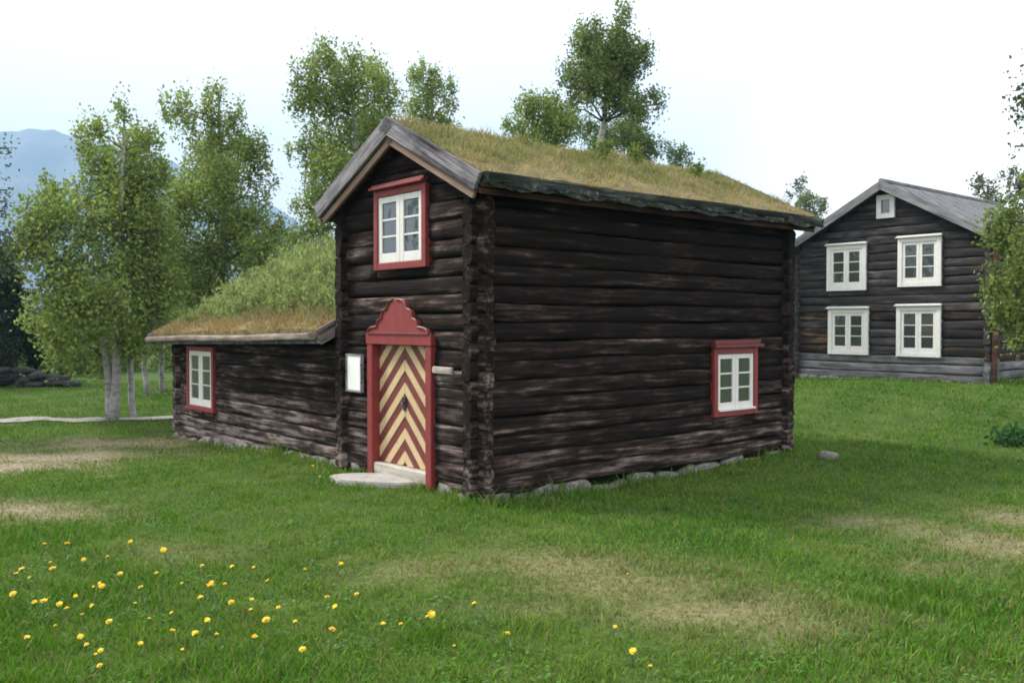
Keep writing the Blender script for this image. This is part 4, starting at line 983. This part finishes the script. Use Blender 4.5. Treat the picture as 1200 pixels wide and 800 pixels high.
# ------------------------------------------------------------------ meadow grass
def meadow():
    n = 330000
    u = rng.random(n); p = .35                                    # more blades near the camera
    Y = (4.2 ** p + u * (33 ** p - 4.2 ** p)) ** (1 / p)
    X = rng.uniform(-1, 1, n) * (.68 * Y + .6)
    lx = (X - A[0]) * RX + (Y - A[1]) * RY; ly = (X - A[0]) * FX + (Y - A[1]) * FY
    inh = (lx > -.02) & (lx < LW) & (ly > -.02) & (ly < GW) | (lx > .08) & (lx < AD + .1) & (ly > 3) & (ly < 3.1 + AL)
    fx = (X - B[0]) * RX + (Y - B[1]) * RY; fy = (X - B[0]) * FX + (Y - B[1]) * FY
    inh |= (fx > -.02) & (fy > -.02) & (fy < FW)
    P = np.array(PATH); d2 = np.full(n, 9.0); far = (X < -3) & (Y > 18)
    idx = np.where(far)[0]
    d2[idx] = np.abs(Y[idx] - np.interp(X[idx], P[:, 0], P[:, 1]))
    gap = np.exp(-((X + 10.6) / .7) ** 2)                          # grass breaks the path here
    onp = (d2 < .4 * (1 - gap)) & (X > P[0, 0]) & (X < P[-1, 0])
    sx, sy = X - (gx_ + .05), Y - (gy_ + .12); ca, sa = math.cos(.35), math.sin(.35)
    ons = ((sx * ca - sy * sa) / .62) ** 2 + ((sx * sa + sy * ca) / .30) ** 2 < 1
    d, b = dry(X, Y)
    keep = ~(inh | onp | ons) & (rng.random(n) > b * .9) & (rng.random(n) > d * .2)
    X, Y, d, lx, ly, fx, fy = (q[keep] for q in (X, Y, d, lx, ly, fx, fy)); n = len(X)
    Z = gz(X, Y)
    patch = .5 + .22 * np.sin(X * .9 + Y * .6 + 1) + .2 * np.sin(X * 2.1 - Y * 1.7) + .16 * np.sin(X * 4.3 + Y * 3.9) + .12 * np.sin(X * 9.1 - Y * 7.7)
    near_wall = np.exp(-np.clip(-ly, 0, 9) / .22) * (lx > -.4) * (lx < LW + .3) * (ly < .1) + np.exp(-np.clip(-lx, 0, 9) / .2) * (ly > -.3) * (ly < 9.6) * (lx < .2) + np.exp(-np.clip(-fx, 0, 9) / .3) * (fy > -.5) * (fy < FW + .5)
    tuft = np.clip(np.sin(X * 5.3 + 2 * np.sin(Y * 1.9)) * np.sin(Y * 6.1 + 2 * np.sin(X * 2.3)), 0, 1)
    h = (.025 + .03 * np.clip(patch, 0, 1.2) + .04 * tuft ** 2) * rng.uniform(.4, 1.6, n) * (1 - .55 * d) * (1 + 1.7 * np.clip(near_wall, 0, 1)) * (1 + .25 * sm(9, 5, Y))
    w = (.0042 + .00075 * Y) * rng.uniform(.7, 1.3, n)
    pc = np.clip(patch, 0, 1)[:, None]
    col = np.array([.135, .235, .03]) * (1 - pc) + np.array([.07, .18, .016]) * pc
    yel = (rng.random(n) < .14)[:, None]; col = np.where(yel, np.array([.2, .2, .075]), col)
    dd = np.clip(d * 1.0 + rng.normal(0, .25, n) * (d > .08), 0, .85)[:, None]; col = col * (1 - dd) + np.array([.27, .23, .12]) * dd
    col = col * rng.uniform(.7, 1.3, (n, 1))
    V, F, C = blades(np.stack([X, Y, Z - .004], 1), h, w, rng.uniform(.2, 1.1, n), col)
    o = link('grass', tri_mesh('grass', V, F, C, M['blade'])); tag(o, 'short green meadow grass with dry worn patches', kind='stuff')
meadow()
def clover():
    nc = 520; u = rng.random(nc); Y0 = (4.3 ** .4 + u * (16 ** .4 - 4.3 ** .4)) ** 2.5; X0 = rng.uniform(-1, 1, nc) * (.66 * Y0 + .5)
    k = 26; X = (X0[:, None] + rng.normal(0, .09, (nc, k))).ravel(); Y = (Y0[:, None] + rng.normal(0, .09, (nc, k))).ravel()
    tone = np.repeat(rng.uniform(.7, 1.25, nc), k)
    lx = (X - A[0]) * RX + (Y - A[1]) * RY; ly = (X - A[0]) * FX + (Y - A[1]) * FY; d, b = dry(X, Y)
    ok = ~((lx > -.05) & (ly > -.05)) & (d < .3) & (np.hypot(X - gx_, Y - gy_) > .9)
    X, Y, tone = X[ok], Y[ok], tone[ok]; n = len(X)
    Pp = np.stack([X, Y, gz(X, Y) + rng.uniform(.015, .05, n)], 1)
    a = rng.uniform(0, 2 * np.pi, n); t = np.stack([np.cos(a), np.sin(a), rng.uniform(-.2, .5, n)], 1); b2 = np.stack([-np.sin(a), np.cos(a), rng.uniform(-.2, .2, n)], 1)
    s_ = rng.uniform(.009, .02, (n, 1))
    Vv = np.stack([Pp - t * s_, Pp + b2 * s_ * .7, Pp + t * s_, Pp - b2 * s_ * .7], 1).reshape(-1, 3)
    cl = np.array([.075, .165, .035]) * tone[:, None] * rng.uniform(.8, 1.25, (n, 1))
    o = link('clover', tri_mesh('clover', Vv, np.arange(4 * n).reshape(n, 4), np.repeat(cl, 4, 0), M['blade'])); tag(o, 'low broad clover leaves scattered through the meadow grass', kind='stuff')
clover()

# ------------------------------------------------------------------ air
HAZE = 3.8e-4
q = MB(); q.box(-3000, 700, -450, 3350, -14, 690)
m = bpy.data.materials.new('haze'); m.use_nodes = True; t = m.node_tree; t.nodes.clear()
pv = N(t, 'ShaderNodeVolumePrincipled'); pv.inputs['Density'].default_value = HAZE; pv.inputs['Color'].default_value = (.40, .65, 1, 1); pv.inputs['Anisotropy'].default_value = 0.0
ou = N(t, 'ShaderNodeOutputMaterial'); t.links.new(pv.outputs[0], ou.inputs['Volume'])
hz_o = q.build('haze', m); tag(hz_o, kind='stuff', label='thin pale air between the meadow and the mountain')
